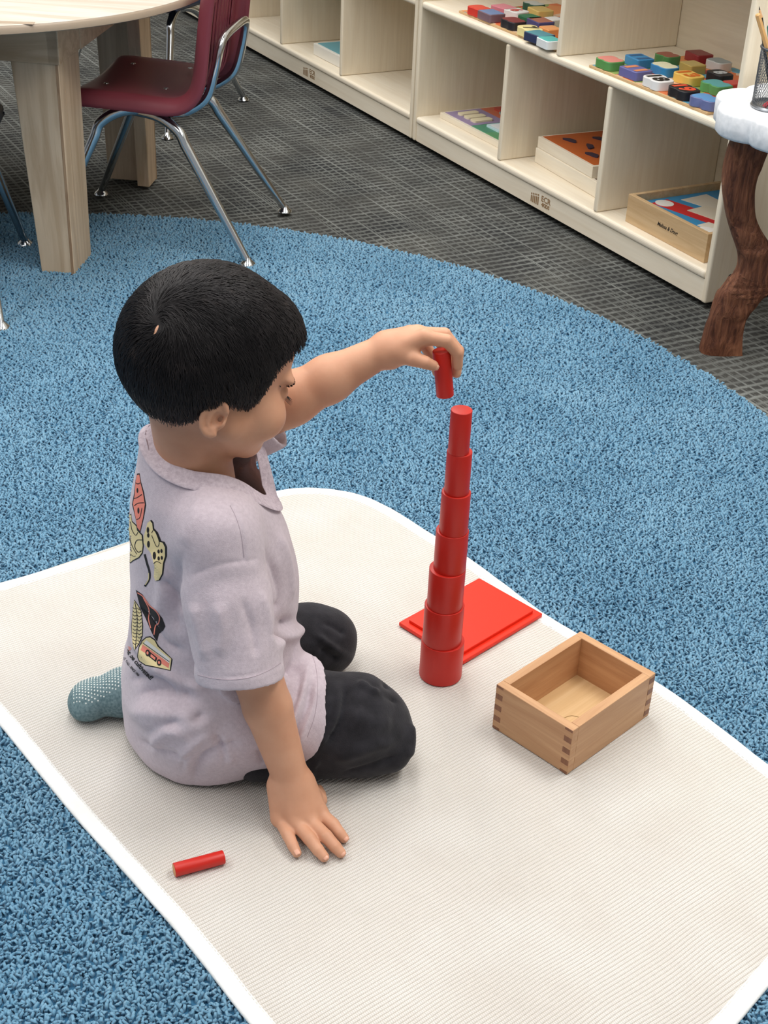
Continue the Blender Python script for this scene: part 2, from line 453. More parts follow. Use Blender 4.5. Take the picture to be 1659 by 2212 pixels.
def tape_mat():
    m = new_mat('white_cotton_tape', (243, 243, 241), .9, spec=.1); t = NT(m)
    n = t.noise(t.coord((1, 1, 1)), 420, 3); t.bump(n, .35, .0012)
    f = t.noise(t.coord((1, 1, 1)), 26, 3)
    t.color(t.ramp(f, [(.3, srgb(226, 226, 224)), (.7, srgb(240, 240, 239))])); return m
M['tape'] = tape_mat()
mat_root = thing('cotton_mat', 'cream woven cotton work mat with white edging under the sitting child', 'mat', (MAT_O[0], MAT_O[1], 0), MAT_YAW)
loop_uv = np.stack([(MAT_LOOP - MAT_O) @ MU, (MAT_LOOP - MAT_O) @ MV], 1)
def dip(u, v):       # soft waves of the cloth, never above height 0
    w = .5 * np.sin(u * .145 + .35 * np.sin(v * .11)) + .5 * np.sin(v * .19 + u * .05 + 1.2)
    return -.16 * (1 - w) * .5
edge_d = lambda u, v: np.min(np.hypot(u[:, None] - loop_uv[None, ::2, 0], v[:, None] - loop_uv[None, ::2, 1]), axis=1)
def mat_top():
    us = np.linspace(loop_uv[:, 0].min() + .4, loop_uv[:, 0].max() - .4, 210); cols = 120
    rows = []
    L = np.r_[loop_uv, loop_uv[:1]]
    for u in us:
        vs_ = []
        for (a0, b0), (a1, b1) in zip(L[:-1], L[1:]):
            if (a0 - u) * (a1 - u) <= 0 and a0 != a1: vs_.append(b0 + (b1 - b0) * (u - a0) / (a1 - a0))
        lo, hi = min(vs_) + .3, max(vs_) - .3
        v = np.linspace(lo, hi, cols); rows.append(np.stack([np.full(cols, u), v, dip(u, v)], 1))
    P = np.array(rows)[:, ::-1]
    return MB().grid(P)
body = mat_top().build('woven_cloth', 'weave', mat_root, smooth=True)
sol = body.modifiers.new('thick', 'SOLIDIFY'); sol.thickness = .0035; sol.offset = -1
bd = MB()
T = np.roll(loop_uv, -1, 0) - np.roll(loop_uv, 1, 0); T /= np.linalg.norm(T, axis=1)[:, None]
area = np.sum(loop_uv[:, 0] * np.roll(loop_uv[:, 1], -1) - np.roll(loop_uv[:, 0], -1) * loop_uv[:, 1])
INW = np.stack([-T[:, 1], T[:, 0]], 1) * (1 if area > 0 else -1)
prof = [(1.95, -.12), (1.9, .03), (1.7, .08), (.9, .09), (.25, .1), (.0, .0), (-.08, -.2), (0, -.42), (.3, -.5), (1.2, -.5)]
ring = []
for a, z in prof:
    q = loop_uv + INW * a
    ring.append(np.stack([q[:, 0], q[:, 1], z + dip(q[:, 0], q[:, 1]) + .02 * np.sin(np.arange(len(q)) * 1.7)], 1))
ring = np.array(ring); ring = np.concatenate([ring, ring[:, :1]], 1)
bd.grid(ring.transpose(1, 0, 2)); bd.build('edge_binding', 'tape', mat_root, smooth=True, fix=True)
st = MB()
acc = 0
Q = loop_uv + INW * 1.72
for i in range(len(Q)):
    a, b = Q[i], Q[(i + 1) % len(Q)]; d = np.linalg.norm(b - a); k = max(1, int(d / .5))
    for j in range(k):
        p0 = a + (b - a) * (j + .2) / k; p1 = a + (b - a) * (j + .75) / k
        z = .11 + float(dip(p0[0], p0[1])); w = np.array([-(b - a)[1], (b - a)[0]]) / d * .045
        st.raw([(*(p0 - w), z), (*(p1 - w), z), (*(p1 + w), z), (*(p0 + w), z), (*p0, z - .06), (*p1, z - .06)], [(0, 1, 2, 3), (0, 4, 5, 1), (3, 2, 5, 4)])
s_ = st.build('stitching', flat((214, 212, 206)), mat_root); s_['kind'] = 'stuff'

# ---------------------------------------------------------------- shelf units
def shelf_unit(t0, width, low, high, label, height=76.0):
    r = thing('open_shelf_unit', label, 'shelf', shelf_pt(t0, 0, 0), SH_YAW, 'birch open shelf units along the wall')
    D = 34.5; th = 1.5
    def bx(name, a, b, mat, bevel=.35, seg=3, parent=r): return MB().box((a[0], -b[1], a[2]), (b[0], -a[1], b[2])).build(name, mat, parent, bevel=bevel, seg=seg)
    bx('side_panel', (0, 0, 0), (th, D, height), 'birch', .45)
    bx('side_panel', (width - th, 0, 0), (width, D, height), 'birch', .45)
    k = bx('kick_board', (th, .5, 0), (width - th, 2.0, 4.8), 'birch_x', .05, 1)
    bx('bottom_shelf', (th, 0, 4.8), (width - th, D - .8, 6.7), 'birch_x', .75, 4)
    bx('middle_shelf', (th, 0, 34.7), (width - th, D - .8, 36.6), 'birch_x', .75, 4)
    bx('top_shelf', (th, 0, height - 2), (width - th, D - .8, height - .1), 'birch_x', .7, 3)
    bx('back_panel', (th, D - .8, 0), (width - th, D, height - .2), 'birch_back', 0)
    for x in low: bx('divider', (x - .75, .15, 6.7), (x + .75, D - .8, 34.7), 'birch', .4)
    for x in high: bx('divider', (x - .75, .15, 36.6), (x + .75, D - .8, height - 2), 'birch', .4)
    for x in (4, width - 4):
        for n in (4, D - 4): MB().lathe([(1.6, -LIFT), (1.6, 0)], 14, (x, -n, 0)).build('glide_foot', 'black', r)
    for n, z in ((5.7, 5.2), (5.7, 35.5), (D - 6, 5.2)):
        MB().lathe([(.55, 0), (.55, .1), (.35, .22), (0.01, .25)], 14).build('bolt_head', 'black_metal', r, smooth=40, loc=(0, -n, z)).rotation_euler = (0, -math.pi / 2, 0)
    return r, k
def logo(r, kick, t):
    """burnt-in maker's mark on the kick board: figures in a row and two lines of letters"""
    g = MB()
    def put(v, f, cx, cz):
        v = np.asarray(v); g.raw(np.stack([t - (cx + v[:, 0]), np.full(len(v), -.46), cz + v[:, 1]], 1), f)
    for row, (zb, hh) in enumerate(((.75, 1.7), (1.35, 1.7))):
        pass
    for i in range(5):
        x = -4.1 + i * .72; h = 1.55 + .12 * i
        put([(x - .22, -1.35, 0), (x + .22, -1.35, 0), (x + .25, -1.35 + h, 0), (x - .25, -1.35 + h, 0)], [(0, 1, 2, 3)], 0, 2.35)
        a = np.linspace(0, 2 * np.pi, 11)[:-1]
        put(np.stack([x + .26 * np.cos(a), -1.35 + h + .42 + .26 * np.sin(a), 0 * a], 1), [tuple(range(10))], 0, 2.35)
    v, f = text_geo('ECR', 1.9, bold=.05, width=1.15); put(v, f, 2.0, 3.0)
    v, f = text_geo('4KIDS', 1.25, bold=.06, width=1.02); put(v, f, 2.0, 1.6)
    return g.build('burnt_logo', 'brown_logo', kick)
u1, k1 = shelf_unit(0.0, 124.6, (40.7, 81.7), (61.1,), 'birch open shelf unit with number puzzles on its middle shelf')
logo(u1, k1, 62.2)
u2, k2 = shelf_unit(125.2, 125.0, (43.7, 85.4), (62.5,), 'birch open shelf unit behind the maroon chair, nearly empty')
logo(u2, k2, 65.0)
u3, k3 = shelf_unit(250.8, 124.6, (41.0, 82.0), (62.0,), 'birch open shelf unit farthest along the wall, beyond the table')
# ---------------------------------------------------------------- wooden activity table
TABLE_C = (-96.5, 311.0, FLOOR + .75)
tb = thing('round_table', 'round maple activity table with L-shaped plywood legs', 'table', TABLE_C, -0.098)
TZ = 52.1 + LIFT - .75
MB().lathe([(54.6, TZ - 1.7), (55, TZ - 1.5), (55, TZ - .5), (54.7, TZ - .12)], 128).build('edge_rim', 'edge_band', tb, smooth=40)
top = MB().lathe([(54.7, TZ - .3), (54.7, TZ - .06), (54.4, TZ)], 128).build('table_top', 'laminate', tb, smooth=40)
MB().box((-40, -49.5, TZ - .02), (33, -47.6, TZ + .04), rot=.15, piv=(0, -48, 0)).build('inlay_seam', 'edge_band', top)
LH = 42.3 + LIFT - .75
for k in range(4):
    g = lambda x, y, z: (x * math.cos(k * math.pi / 2) - y * math.sin(k * math.pi / 2), x * math.sin(k * math.pi / 2) + y * math.cos(k * math.pi / 2), z)
    lg = MB()
    # corner piece at local (+33, -33): a tapered front plank and a side plank
    lo = [g(25.9, -33, 0), g(33, -33, 0), g(33, -30, 0), g(25.9, -30, 0)]
    hi = [g(23.4, -33, LH), g(33, -33, LH), g(33, -30, LH), g(23.4, -30, LH)]
    L = lg.hexa(lo, hi).build('leg', 'maple', tb, bevel=.18)
    MB().hexa([g(30, -30, 0), g(33, -30, 0), g(33, -21.5, 0), g(30, -21.5, 0)], [g(30, -30, LH), g(33, -30, LH), g(33, -20.5, LH), g(30, -20.5, LH)]).build('leg_cheek', 'maple', L, bevel=.15)
    MB().hexa([g(32.3, -33.04, 0), g(32.85, -33.04, 0), g(32.85, -32.9, 0), g(32.3, -32.9, 0)], [g(32.3, -33.04, LH), g(32.85, -33.04, LH), g(32.85, -32.9, LH), g(32.3, -32.9, LH)]).build('ply_edge', 'ply_core', L)
    ap = MB(); ap.hexa([g(-20, -33.4, LH), g(33.4, -33.4, LH), g(33.4, -31, LH), g(-20, -31, LH)], [g(-20, -33.4, TZ - 1.7), g(33.4, -33.4, TZ - 1.7), g(33.4, -31, TZ - 1.7), g(-20, -31, TZ - 1.7)])
    ap.build('apron_rail', 'maple_x', tb, bevel=.12)
    br = MB(); pts = [(-33.4, LH), (-21, LH), (-4, TZ - 1.7), (-33.4, TZ - 1.7)]
    v = [g(33.2, y, z) for y, z in pts] + [g(31, y, z) for y, z in pts]
    br.raw(v, [(0, 1, 2, 3), (7, 6, 5, 4)] + [(i, 4 + i, 4 + (i + 1) % 4, (i + 1) % 4) for i in range(4)])
    br.build('corner_bracket', 'maple_x', tb, fix=True, bevel=.1)

# ---------------------------------------------------------------- stacking chairs
def make_chair(label, shell_mat, loc, rz, base=FLOOR + .7):
    r = thing('school_chair', label, 'chair', (loc[0], loc[1], base), rz)
    z0 = LIFT - (base - FLOOR)
    prof = smooth_path([(16.5, 30.2), (15.7, 32.2), (13.2, 32.9), (7, 32.8), (1, 32.6), (-4.5, 32.3), (-7.6, 32.8), (-9.8, 34.8), (-10.9, 38.5), (-11.6, 44), (-12.5, 51), (-13.6, 57.5), (-14.6, 62)], 4)
    n = len(prof); cols = 25
    T = np.gradient(prof, axis=0); T /= np.linalg.norm(T, axis=1)[:, None]
    N = np.stack([T[:, 1], -T[:, 0]], 1)                  # up for the seat, forward for the back
    N = np.where((N[:, 1] < -.2)[:, None], -N, N)
    P = np.zeros((n, cols, 3))
    for i in range(n):
        s = i / (n - 1)
        w = 16.6 - 1.2 * s
        if s > .9: w -= 5.5 * ((s - .9) / .1) ** 2
        if s < .05: w -= 1.6 * (1 - s / .05)
        fl = 3.0 * (1 if s > .08 else s / .08 * .6 + .4)
        # arc-length like layout across: flange, shoulder, dish
        for j in range(cols):
            u = -1 + 2 * j / (cols - 1); a = abs(u); sg = 1 if u > 0 else -1
            if a < .72: x = u / .72 * (w - 1.6); d = .9 * (a / .72) ** 2 - .9
            elif a < .86:
                th = (a - .72) / .14 * math.pi / 2; x = sg * (w - 1.6 + 1.6 * math.sin(th)); d = -1.6 * (1 - math.cos(th))
            else: x = sg * (w + .3 * (a - .86) / .14); d = -1.6 - (fl - 1.6) * (a - .86) / .14
            P[i, j] = (x, prof[i][0] + N[i][0] * d, prof[i][1] + N[i][1] * d + z0)
    sh = MB().grid(P).build('seat_shell', shell_mat, r, smooth=True)
    so = sh.modifiers.new('thick', 'SOLIDIFY'); so.thickness = .0055; so.offset = 0
    for x, y in ((-9, 10), (9, 10), (-9, -3), (9, -3)):
        MB().lathe([(.55, 0), (.5, .12), (.01, .18)], 12, (x, y, 33.0 + z0)).build('rivet', 'chrome', sh, smooth=40)
    for sx in (-1, 1):
        for name, top, mid, foot in (('front_leg', (sx * 10.5, -4, 29.2), (sx * 12.3, 9.2, 28.2), (sx * 17.5, 22.5, base + .9 )),
                                     ('rear_leg', (sx * 10.5, 6, 28.6), (sx * 12.3, -5.0, 27.6), (sx * 17.7, -22.5, base + .9))):
            t, m_, f = (np.array(q, float) + (0, 0, z0) for q in (top, mid, foot)); f[2] = .9
            d = (f - m_) / np.linalg.norm(f - m_)
            path = smooth_path([t, m_ + (t - m_) * .3, m_ + d * 2.6, m_ + d * 6], 6)
            path = np.concatenate([path, [f]])
            rad = np.full(len(path), 1.15); rad[-1] = .8
            lg = MB().tube(path, rad, 14).build('leg', 'chrome', r, smooth=40)
            MB().lathe([(1.5, -.85), (1.75, -.6), (1.55, -.15), (.9, .35), (.5, .9), (.01, 1.0)], 20, tuple(f)).build('glide', 'chrome', lg, smooth=50)
    MB().box((-11, -5.5, 27.6 + z0), (11, 6.5, 29.4 + z0)).build('seat_bracket', 'black_metal', r, bevel=.3)
    path = smooth_path([(-10.8, -5, 28.6), (-11, -8.5, 29.4), (-11, -12.4, 32.5), (-11, -14.2, 38), (-10.4, -15.2, 42.6), (-8, -15.6, 44.4), (0, -15.7, 44.8), (8, -15.6, 44.4), (10.4, -15.2, 42.6), (11, -14.2, 38), (11, -12.4, 32.5), (11, -8.5, 29.4), (10.8, -5, 28.6)], 6)
    MB().tube(path + np.array([0, 0, z0]), .95, 12).build('back_frame', 'chrome', r, smooth=40)
    rib = MB()
    for k in range(-3, 4):
        pts = [(k * 2.4, prof[i][0] - N[i][0] * 1.15, prof[i][1] - N[i][1] * 1.15 + z0) for i in range(24, n - 8)]
        rib.tube(pts, .28, 6)
    rib.build('back_ribs', shell_mat, sh, smooth=60)
    return r
make_chair('maroon plastic school chair with chrome legs pushed up to the round table', 'maroon', (-51.6, 305.8), math.atan2(.99, .14))
make_chair('navy school chair beside the table, with a chrome foot on the blue rug', 'navy', (-95.4, 266.2), .136)
make_chair('school chair on the far side of the table, mostly hidden behind the maroon chair', 'navy', (-72, 404), math.pi - .36, FLOOR)

# ---------------------------------------------------------------- white-topped tree stool
ST = np.array([72.6, 256.0])
def bark_mat():
    m = new_mat('carved_brown_wood', (104, 62, 42), .6, spec=.3); t = NT(m)
    a = t.noise(t.coord((55, 55, 9)), 1.0, 4, .6, 1.5); b = t.noise(t.coord((160, 160, 22)), 1.0, 3)
    t.color(t.ramp(t.math('ADD', t.math('MULTIPLY', a, .7), t.math('MULTIPLY', b, .3)), [(.36, srgb(74, 42, 30)), (.5, srgb(108, 66, 46)), (.68, srgb(142, 94, 68))]))
    t.bump(t.math('ADD', a, t.math('MULTIPLY', b, .5)), .8, .008); return m
M['bark'] = bark_mat()
def chalk_mat():
    m = new_mat('rough_white_paint', (232, 234, 236), .7, spec=.3); t = NT(m)
    a = t.noise(t.coord((1, 1, 1)), 60, 4); t.bump(a, .25, .002)
    t.color(t.ramp(a, [(.3, srgb(214, 217, 220)), (.6, srgb(240, 241, 243))])); return m
M['chalk'] = chalk_mat()
stool = thing('tree_stool', 'white scalloped stool on a carved brown tree-trunk leg beside the shelf', 'stool', (ST[0], ST[1], FLOOR))
NL = 8
def scallop(th, R=16.6, amp=2.1): return R - amp + amp * abs(math.sin(NL * th / 2 + .55)) ** .7
rings = []
for dr, z in ((-3.0, 40.9), (-.6, 41.0), (0, 41.6), (.05, 43.2), (.1, 45.2), (-.2, 45.85), (-.9, 46.1), (-4, 46.15)):
    rings.append([((scallop(a) + dr) * math.cos(a), (scallop(a) + dr) * math.sin(a), z + LIFT + .12 * math.sin(5 * a) * (z > 42)) for a in np.linspace(0, 2 * np.pi, 181)[:-1]])
g = MB(); n = 180; v = [q for rr in rings for q in rr]
f = [(i * n + k, i * n + (k + 1) % n, (i + 1) * n + (k + 1) % n, (i + 1) * n + k) for i in range(len(rings) - 1) for k in range(n)]
f += [tuple(range(n - 1, -1, -1)), tuple((len(rings) - 1) * n + k for k in range(n))]
g.raw(v, f); seat = g.build('scalloped_seat', 'chalk', stool, smooth=50)
LE = [(1587, 300), (1570, 362), (1566, 416), (1574, 477), (1588, 524), (1599, 561), (1596, 593), (1574, 622), (1552, 651), (1534, 705), (1520, 752), (1514, 772)]
RE = [(1668, 318), (1639, 398), (1634, 434), (1639, 481), (1659, 521), (1688, 560), (1692, 600), (1687, 622), (1659, 644), (1625, 683), (1609, 720), (1606, 778)]
YL = 251.3
def edge(pts):
    q = np.array([at(x, y, YL) for x, y in pts]); q = q[:, [0, 2]] - (ST[0], 0); return smooth_path([np.array(p) for p in q], 5)
el, er = edge(LE), edge(RE); el[-1][1] = er[-1][1] = FLOOR; 
for mir in (1, -1):
    rows = []
    for (xl, zl), (xr, zr) in zip(el, er):
        xr = min(xr, .4); ring = []
        for k in range(16):
            a = 2 * math.pi * k / 16; cx, cz = (xl + xr) / 2, (zl + zr) / 2
            ca, sa = math.cos(a), math.sin(a)
            px = abs(ca) ** .5 * (1 if ca > 0 else -1); py = abs(sa) ** .5 * (1 if sa > 0 else -1)
            x = cx + (xr - xl) / 2 * px; z = cz + (zr - zl) / 2 * px
            y = 2.4 * py + .22 * math.sin(x * 3.1 + z * .35) + .15 * math.sin(x * 6 + z * .8)
            ring.append((mir * x, YL + 2.4 - ST[1] + y, max(z, FLOOR) + LIFT))
        rows.append(ring)
    g = MB(); m_ = len(rows); v = [q for rr in rows for q in rr]
    f = [(i * 16 + k, i * 16 + (k + 1) % 16, (i + 1) * 16 + (k + 1) % 16, (i + 1) * 16 + k) for i in range(m_ - 1) for k in range(16)]
    f += [tuple(range(15, -1, -1)), tuple((m_ - 1) * 16 + k for k in range(16))]
    g.raw(v, f); g.build('trunk_leg', 'bark', stool, smooth=55, fix=True)
MB().tube(smooth_path([(4, 2, 42), (7, 5, 30), (9, 9, 14), (11, 13, .4)], 6), [3.2] * 19, 14).build('rear_trunk_leg', 'bark', stool, smooth=55)

# pencil cup and pens
cup_c = on(1676, 232, 46.2)
cup = thing('pencil_cup', 'round black wire-mesh pencil cup on the white stool', 'cup', (cup_c[0], cup_c[1], 46.2 + .05))
M['mesh_wire'] = new_mat('dark_mesh_wire', (112, 115, 120), .4, .8)
M['mesh_rim'] = new_mat('grey_metal_rim', (150, 153, 158), .3, .9)
CR, CH = 4.3, 10.2
wall = MB()
for k in range(56):
    for sgn in (1, -1):
        path = [((CR) * math.cos(2 * math.pi * k / 56 + sgn * t * 1.15), CR * math.sin(2 * math.pi * k / 56 + sgn * t * 1.15), .4 + t * (CH - .6)) for t in np.linspace(0, 1, 12)]
        wall.tube(path, .045, 3, cap=False)
w_ = wall.build('mesh_wall', 'mesh_wire', cup); w_['kind'] = 'stuff'
MB().lathe([(CR + .22, 0), (CR + .28, .25), (CR + .12, .55), (CR - .1, .6), (CR - .15, .15), (.01, .15)], 48).build('base_ring', 'mesh_rim', cup, smooth=40)
MB().tube([(CR * math.cos(a), CR * math.sin(a), CH) for a in np.linspace(0, 2 * math.pi, 49)], .26, 8, cap=False).build('top_rim', 'mesh_wire', cup, smooth=True)
def pencil(name, label, foot, tip, mat, lead, sharp=True, rad=.38):
    a = np.array(foot, float); b = np.array(tip, float); d = (b - a) / np.linalg.norm(b - a); L = np.linalg.norm(b - a)
    r = thing(name, label, 'pencil', tuple(a), 0, 'drawing pencils in the mesh cup')
    e = (b - a) - d * (1.9 if sharp else 0)
    MB().tube([d * 0, e], rad, 6).build('barrel', mat, r)
    if sharp:
        MB().tube([e, e + d * 1.35], [rad, .13], 12).build('sharpened_wood', flat((214, 168, 120)), r, smooth=40)
        MB().tube([e + d * 1.33, e + d * 1.9], [.13, .03], 8).build('lead', lead, r, smooth=40)
    else: MB().tube([e, e + d * .25], [rad, rad * .7], 12).build('end_cap', lead, r, smooth=40)
zc = 46.5
pencil('pencil', 'black pencil with a sharpened dark point standing in the mesh cup', (cup_c[0] - .5, cup_c[1] + .3, zc), at(1640, 14, cup_c[1] + 1.2), 'black', 'black')
pencil('pencil', 'natural wood pencil leaning in the mesh cup beside the black one', (cup_c[0] + 1.2, cup_c[1] - 1.5, zc), at(1637, 33, cup_c[1] - 1.0), flat((222, 172, 110)), flat((222, 172, 110)), False, .48)
pencil('pencil', 'teal green pencil standing in the mesh cup', (cup_c[0] + .3, cup_c[1] + 1.6, zc), at(1662, 58, cup_c[1] + .6), flat((52, 148, 128)), flat((60, 120, 110)), False, .45)
pencil('pencil', 'short red pencil slanting inside the mesh cup', (cup_c[0] - 2.6, cup_c[1] - 1.6, zc + .1), (cup_c[0] + 2.4, cup_c[1] - 1.9, zc + 4.6), flat((214, 62, 74)), 'black', True, .42)

# ---------------------------------------------------------------- things in the shelves
def on_shelf(t, n, z): return shelf_pt(t, n, z)
TABLE = {}
def rounded(w, h, r=.5, n=4):
    P = []
    for cx, cy, a0 in ((w / 2 - r, h / 2 - r, 0), (-w / 2 + r, h / 2 - r, 90), (-w / 2 + r, -h / 2 + r, 180), (w / 2 - r, -h / 2 + r, 270)):
        for k in range(n + 1):
            a = math.radians(a0 + 90 * k / n); P.append((cx + r * math.cos(a), cy + r * math.sin(a)))
    return P
def lobes(w, h, k):            # outline of a chunky two-digit number
    P = []
    for i in range(36):
        a = 2 * math.pi * i / 36; c, s = math.cos(a), math.sin(a)
        x = w / 2 * abs(c) ** .55 * (1 if c > 0 else -1); y = h / 2 * abs(s) ** .55 * (1 if s > 0 else -1)
        pinch = 1 - k * math.exp(-(x / (w * .13)) ** 2) - .35 * k * math.exp(-((x - w * .32) / (w * .1)) ** 2)
        P.append((x, y * pinch))
    return P
def board(name, label, cat, corners_tn, z, th, mat, parts=None):
    """a flat rectangular tray on a shelf; corners as (along, into)"""
    (t0, n0), (t1, n1) = corners_tn
    r = thing(name, label, cat, on_shelf(min(t0, t1), min(n0, n1), z), SH_YAW)
    return r
GROUP_B = 'chunky number blocks of the two puzzles on the middle shelf'
def puzzle(t0, t1, n0, n1, label, specs, yaw=0.0):
    r = thing('number_puzzle_board', label, 'puzzle', on_shelf(t0, n0, 36.62), SH_YAW + yaw)
    W, D = t1 - t0, n1 - n0
    MB().box((0, -D, 0), (W, 0, .55)).build('tray', 'ply_pale', r, bevel=.12)
    face = MB().box((.5, -D + .5, .5), (W - .5, -.5, .62)).build('printed_face', print_mat(), r)
    co, si = math.cos(SH_YAW + yaw), math.sin(SH_YAW + yaw)
    for (px, py, w, d, side, topc, txt, kind, lab) in specs:
        w *= 1.3; d *= 1.22; X = on(px, py, 36.62 + .6 + 1.9)
        loc = (X[0], X[1], 36.62 + .62)
        b = thing('puzzle_block', lab, 'puzzle piece', loc, SH_YAW + yaw + random.uniform(-.12, .12) + math.pi, GROUP_B)
        poly = rounded(w, d, .55) if kind == 'r' else lobes(w, d, .16 if kind == 'p' else .28)
        MB().prism(poly, 0, 1.9).build('block_body', flat(side), b, bevel=.12, smooth=50)
        if txt:
            if topc2 := (topc if isinstance(topc, tuple) and len(topc) == 2 else None):
                MB().prism([(x * .9, y * .9) for x, y in poly], 1.88, 1.93).build('top_paint', flat(topc2[0]), b)
                ink = topc2[1]
            else: ink = topc
            v, f = text_geo(txt, 1.0, bold=.05); v = v - (v.max(0) + v.min(0)) / 2; v[:, 0] *= (.74 if len(txt) > 1 else .4) * w / np.ptp(v[:, 0]); v[:, 1] *= .72 * d / np.ptp(v[:, 1]); v[:, 2] = 1.945
            MB().raw(v, f).build('printed_number', flat(ink), b)
        else:
            MB().prism([(x * .92, y * .9) for x, y in poly], 1.86, 1.94).build('top_paint', flat(topc), b, smooth=50)
def print_mat():
    if 'puzzle_print' in M: return 'puzzle_print'
    m = new_mat('puzzle_print', (220, 120, 70), .5); t = NT(m)
    vo = t.n('ShaderNodeTexVoronoi'); vo.inputs['Scale'].default_value = 26; t.l(t.coord((1, 1, 1)), vo.inputs['Vector'])
    sp = t.n('ShaderNodeSeparateColor'); t.l(vo.outputs['Color'], sp.inputs[0])
    t.color(t.ramp(sp.outputs[0], [(0, srgb(226, 120, 66)), (.2, srgb(96, 168, 196)), (.4, srgb(150, 172, 96)), (.58, srgb(228, 196, 168)), (.74, srgb(206, 70, 52)), (.9, srgb(232, 150, 90))], 'CONSTANT'))
    M['puzzle_print'] = m; return 'puzzle_print'
A_ = [  # x, y seen, width, depth, side colour, top colour, print, outline, label
 (1319, 128, 4.6, 4.2, (92, 150, 82), (222, 138, 126), None, 'p', 'green number block with a pink top at the corner of the puzzle'),
 (1382, 123, 4.4, 3.6, (58, 138, 190), (36, 92, 140), '11', 'r', 'bright blue number block with darker blue strokes'),
 (1443, 118, 4.0, 3.8, (84, 136, 76), (160, 92, 74), None, 'c', 'green number block with a rust brown top'),
 (1511, 114, 4.2, 3.6, (142, 44, 48), (132, 60, 58), None, 'r', 'dark red number block at the back of the puzzle'),
 (1374, 148, 4.8, 3.8, (104, 104, 160), (226, 142, 92), '11', 'r', 'violet number block with orange strokes on top'),
 (1437, 141, 4.8, 3.8, (52, 134, 192), (236, 232, 196), None, 'p', 'blue number block with a cream printed top'),
 (1497, 137, 3.8, 3.4, (188, 162, 88), (196, 172, 104), None, 'r', 'ochre yellow number block standing behind the orange one'),
 (1554, 131, 4.2, 3.6, (206, 204, 198), (150, 158, 158), None, 'p', 'white number block with grey digits at the back'),
 (1423, 169, 5.0, 4.2, (232, 230, 228), (24, 24, 24), '18', 'p', 'white number block printed with a black 18'),
 (1489, 160, 5.0, 4.0, (238, 196, 96), (216, 108, 28), '13', 'p', 'yellow number block printed with an orange 13'),
 (1556, 157, 4.4, 3.6, (34, 34, 40), (198, 202, 204), '8', 'p', 'black number block printed in white'),
 (1479, 190, 5.0, 4.2, (32, 30, 34), (232, 84, 52), '19', 'p', 'black number block printed with a red 19'),
 (1549, 180, 5.0, 4.2, (94, 160, 92), (96, 176, 176), None, 'c', 'green number block with a turquoise top'),
 (1528, 211, 5.2, 4.0, (104, 112, 158), (98, 154, 208), None, 'c', 'violet number block with a light blue top at the front'),
 (1586, 178, 2.8, 3.2, (196, 62, 56), (206, 84, 76), None, 'r', 'red number block near the end panel'),
 (1577, 202, 2.8, 3.0, (204, 124, 142), (212, 132, 150), None, 'r', 'pink number block beside the light blue one')]
(ta, na), (tb_, nb) = shelf_tn(1268, 142, 37.0), shelf_tn(1528, 246, 37.0)
puzzle(tb_ + .3, ta, .9, 31.5, 'number puzzle tray with an 18 and a 19 block on the middle shelf', A_)
B_ = [
 (1036, 16, 4.6, 3.8, (214, 58, 44), (222, 80, 60), None, 'p', 'red number block at the corner of the farther puzzle'),
 (1090, 14, 4.6, 3.6, (214, 128, 142), (224, 142, 152), None, 'r', 'pink number block in the back row of the farther puzzle'),
 (1154, 7, 4.4, 3.6, (42, 88, 66), (206, 212, 206), None, 'c', 'dark green number block with a whitish top'),
 (1062, 26, 4.8, 3.8, (122, 96, 104), (112, 136, 176), None, 'r', 'mauve number block with a grey blue top'),
 (1116, 22, 4.6, 4.0, (236, 236, 232), (206, 92, 84), '6', 'p', 'white number block with a red digit'),
 (1168, 19, 4.6, 3.8, (224, 196, 118), (214, 186, 112), None, 'r', 'pale yellow number block of the farther puzzle'),
 (1146, 35, 4.0, 3.4, (40, 104, 72), (54, 120, 86), None, 'r', 'green number block behind the black one'),
 (1110, 43, 5.0, 4.0, (34, 32, 38), (128, 56, 58), None, 'p', 'black number block with a dull red top'),
 (1168, 43, 4.8, 3.8, (84, 82, 130), (176, 112, 92), None, 'r', 'violet number block with a brown top'),
 (1146, 60, 5.0, 4.0, (240, 224, 160), (72, 70, 52), '7', 'p', 'cream number block with a dark digit'),
 (1190, 60, 3.6, 3.4, (236, 158, 92), (240, 170, 110), None, 'r', 'orange number block against the divider'),
 (1166, 72, 5.0, 3.8, (48, 58, 92), (86, 146, 158), None, 'r', 'navy number block with a blue green top'),
 (1188, 84, 4.0, 3.6, (228, 232, 232), (88, 182, 176), None, 'r', 'white number block with a turquoise top by the divider'),
 (1196, 40, 3.0, 3.2, (228, 228, 224), (236, 236, 232), None, 'r', 'plain white number block by the divider')]
(tc_, nc) = shelf_tn(992, 24, 37.0)
puzzle(62.6, tc_, 2.0, 32.0, 'number puzzle tray left of the upright divider on the middle shelf', B_)

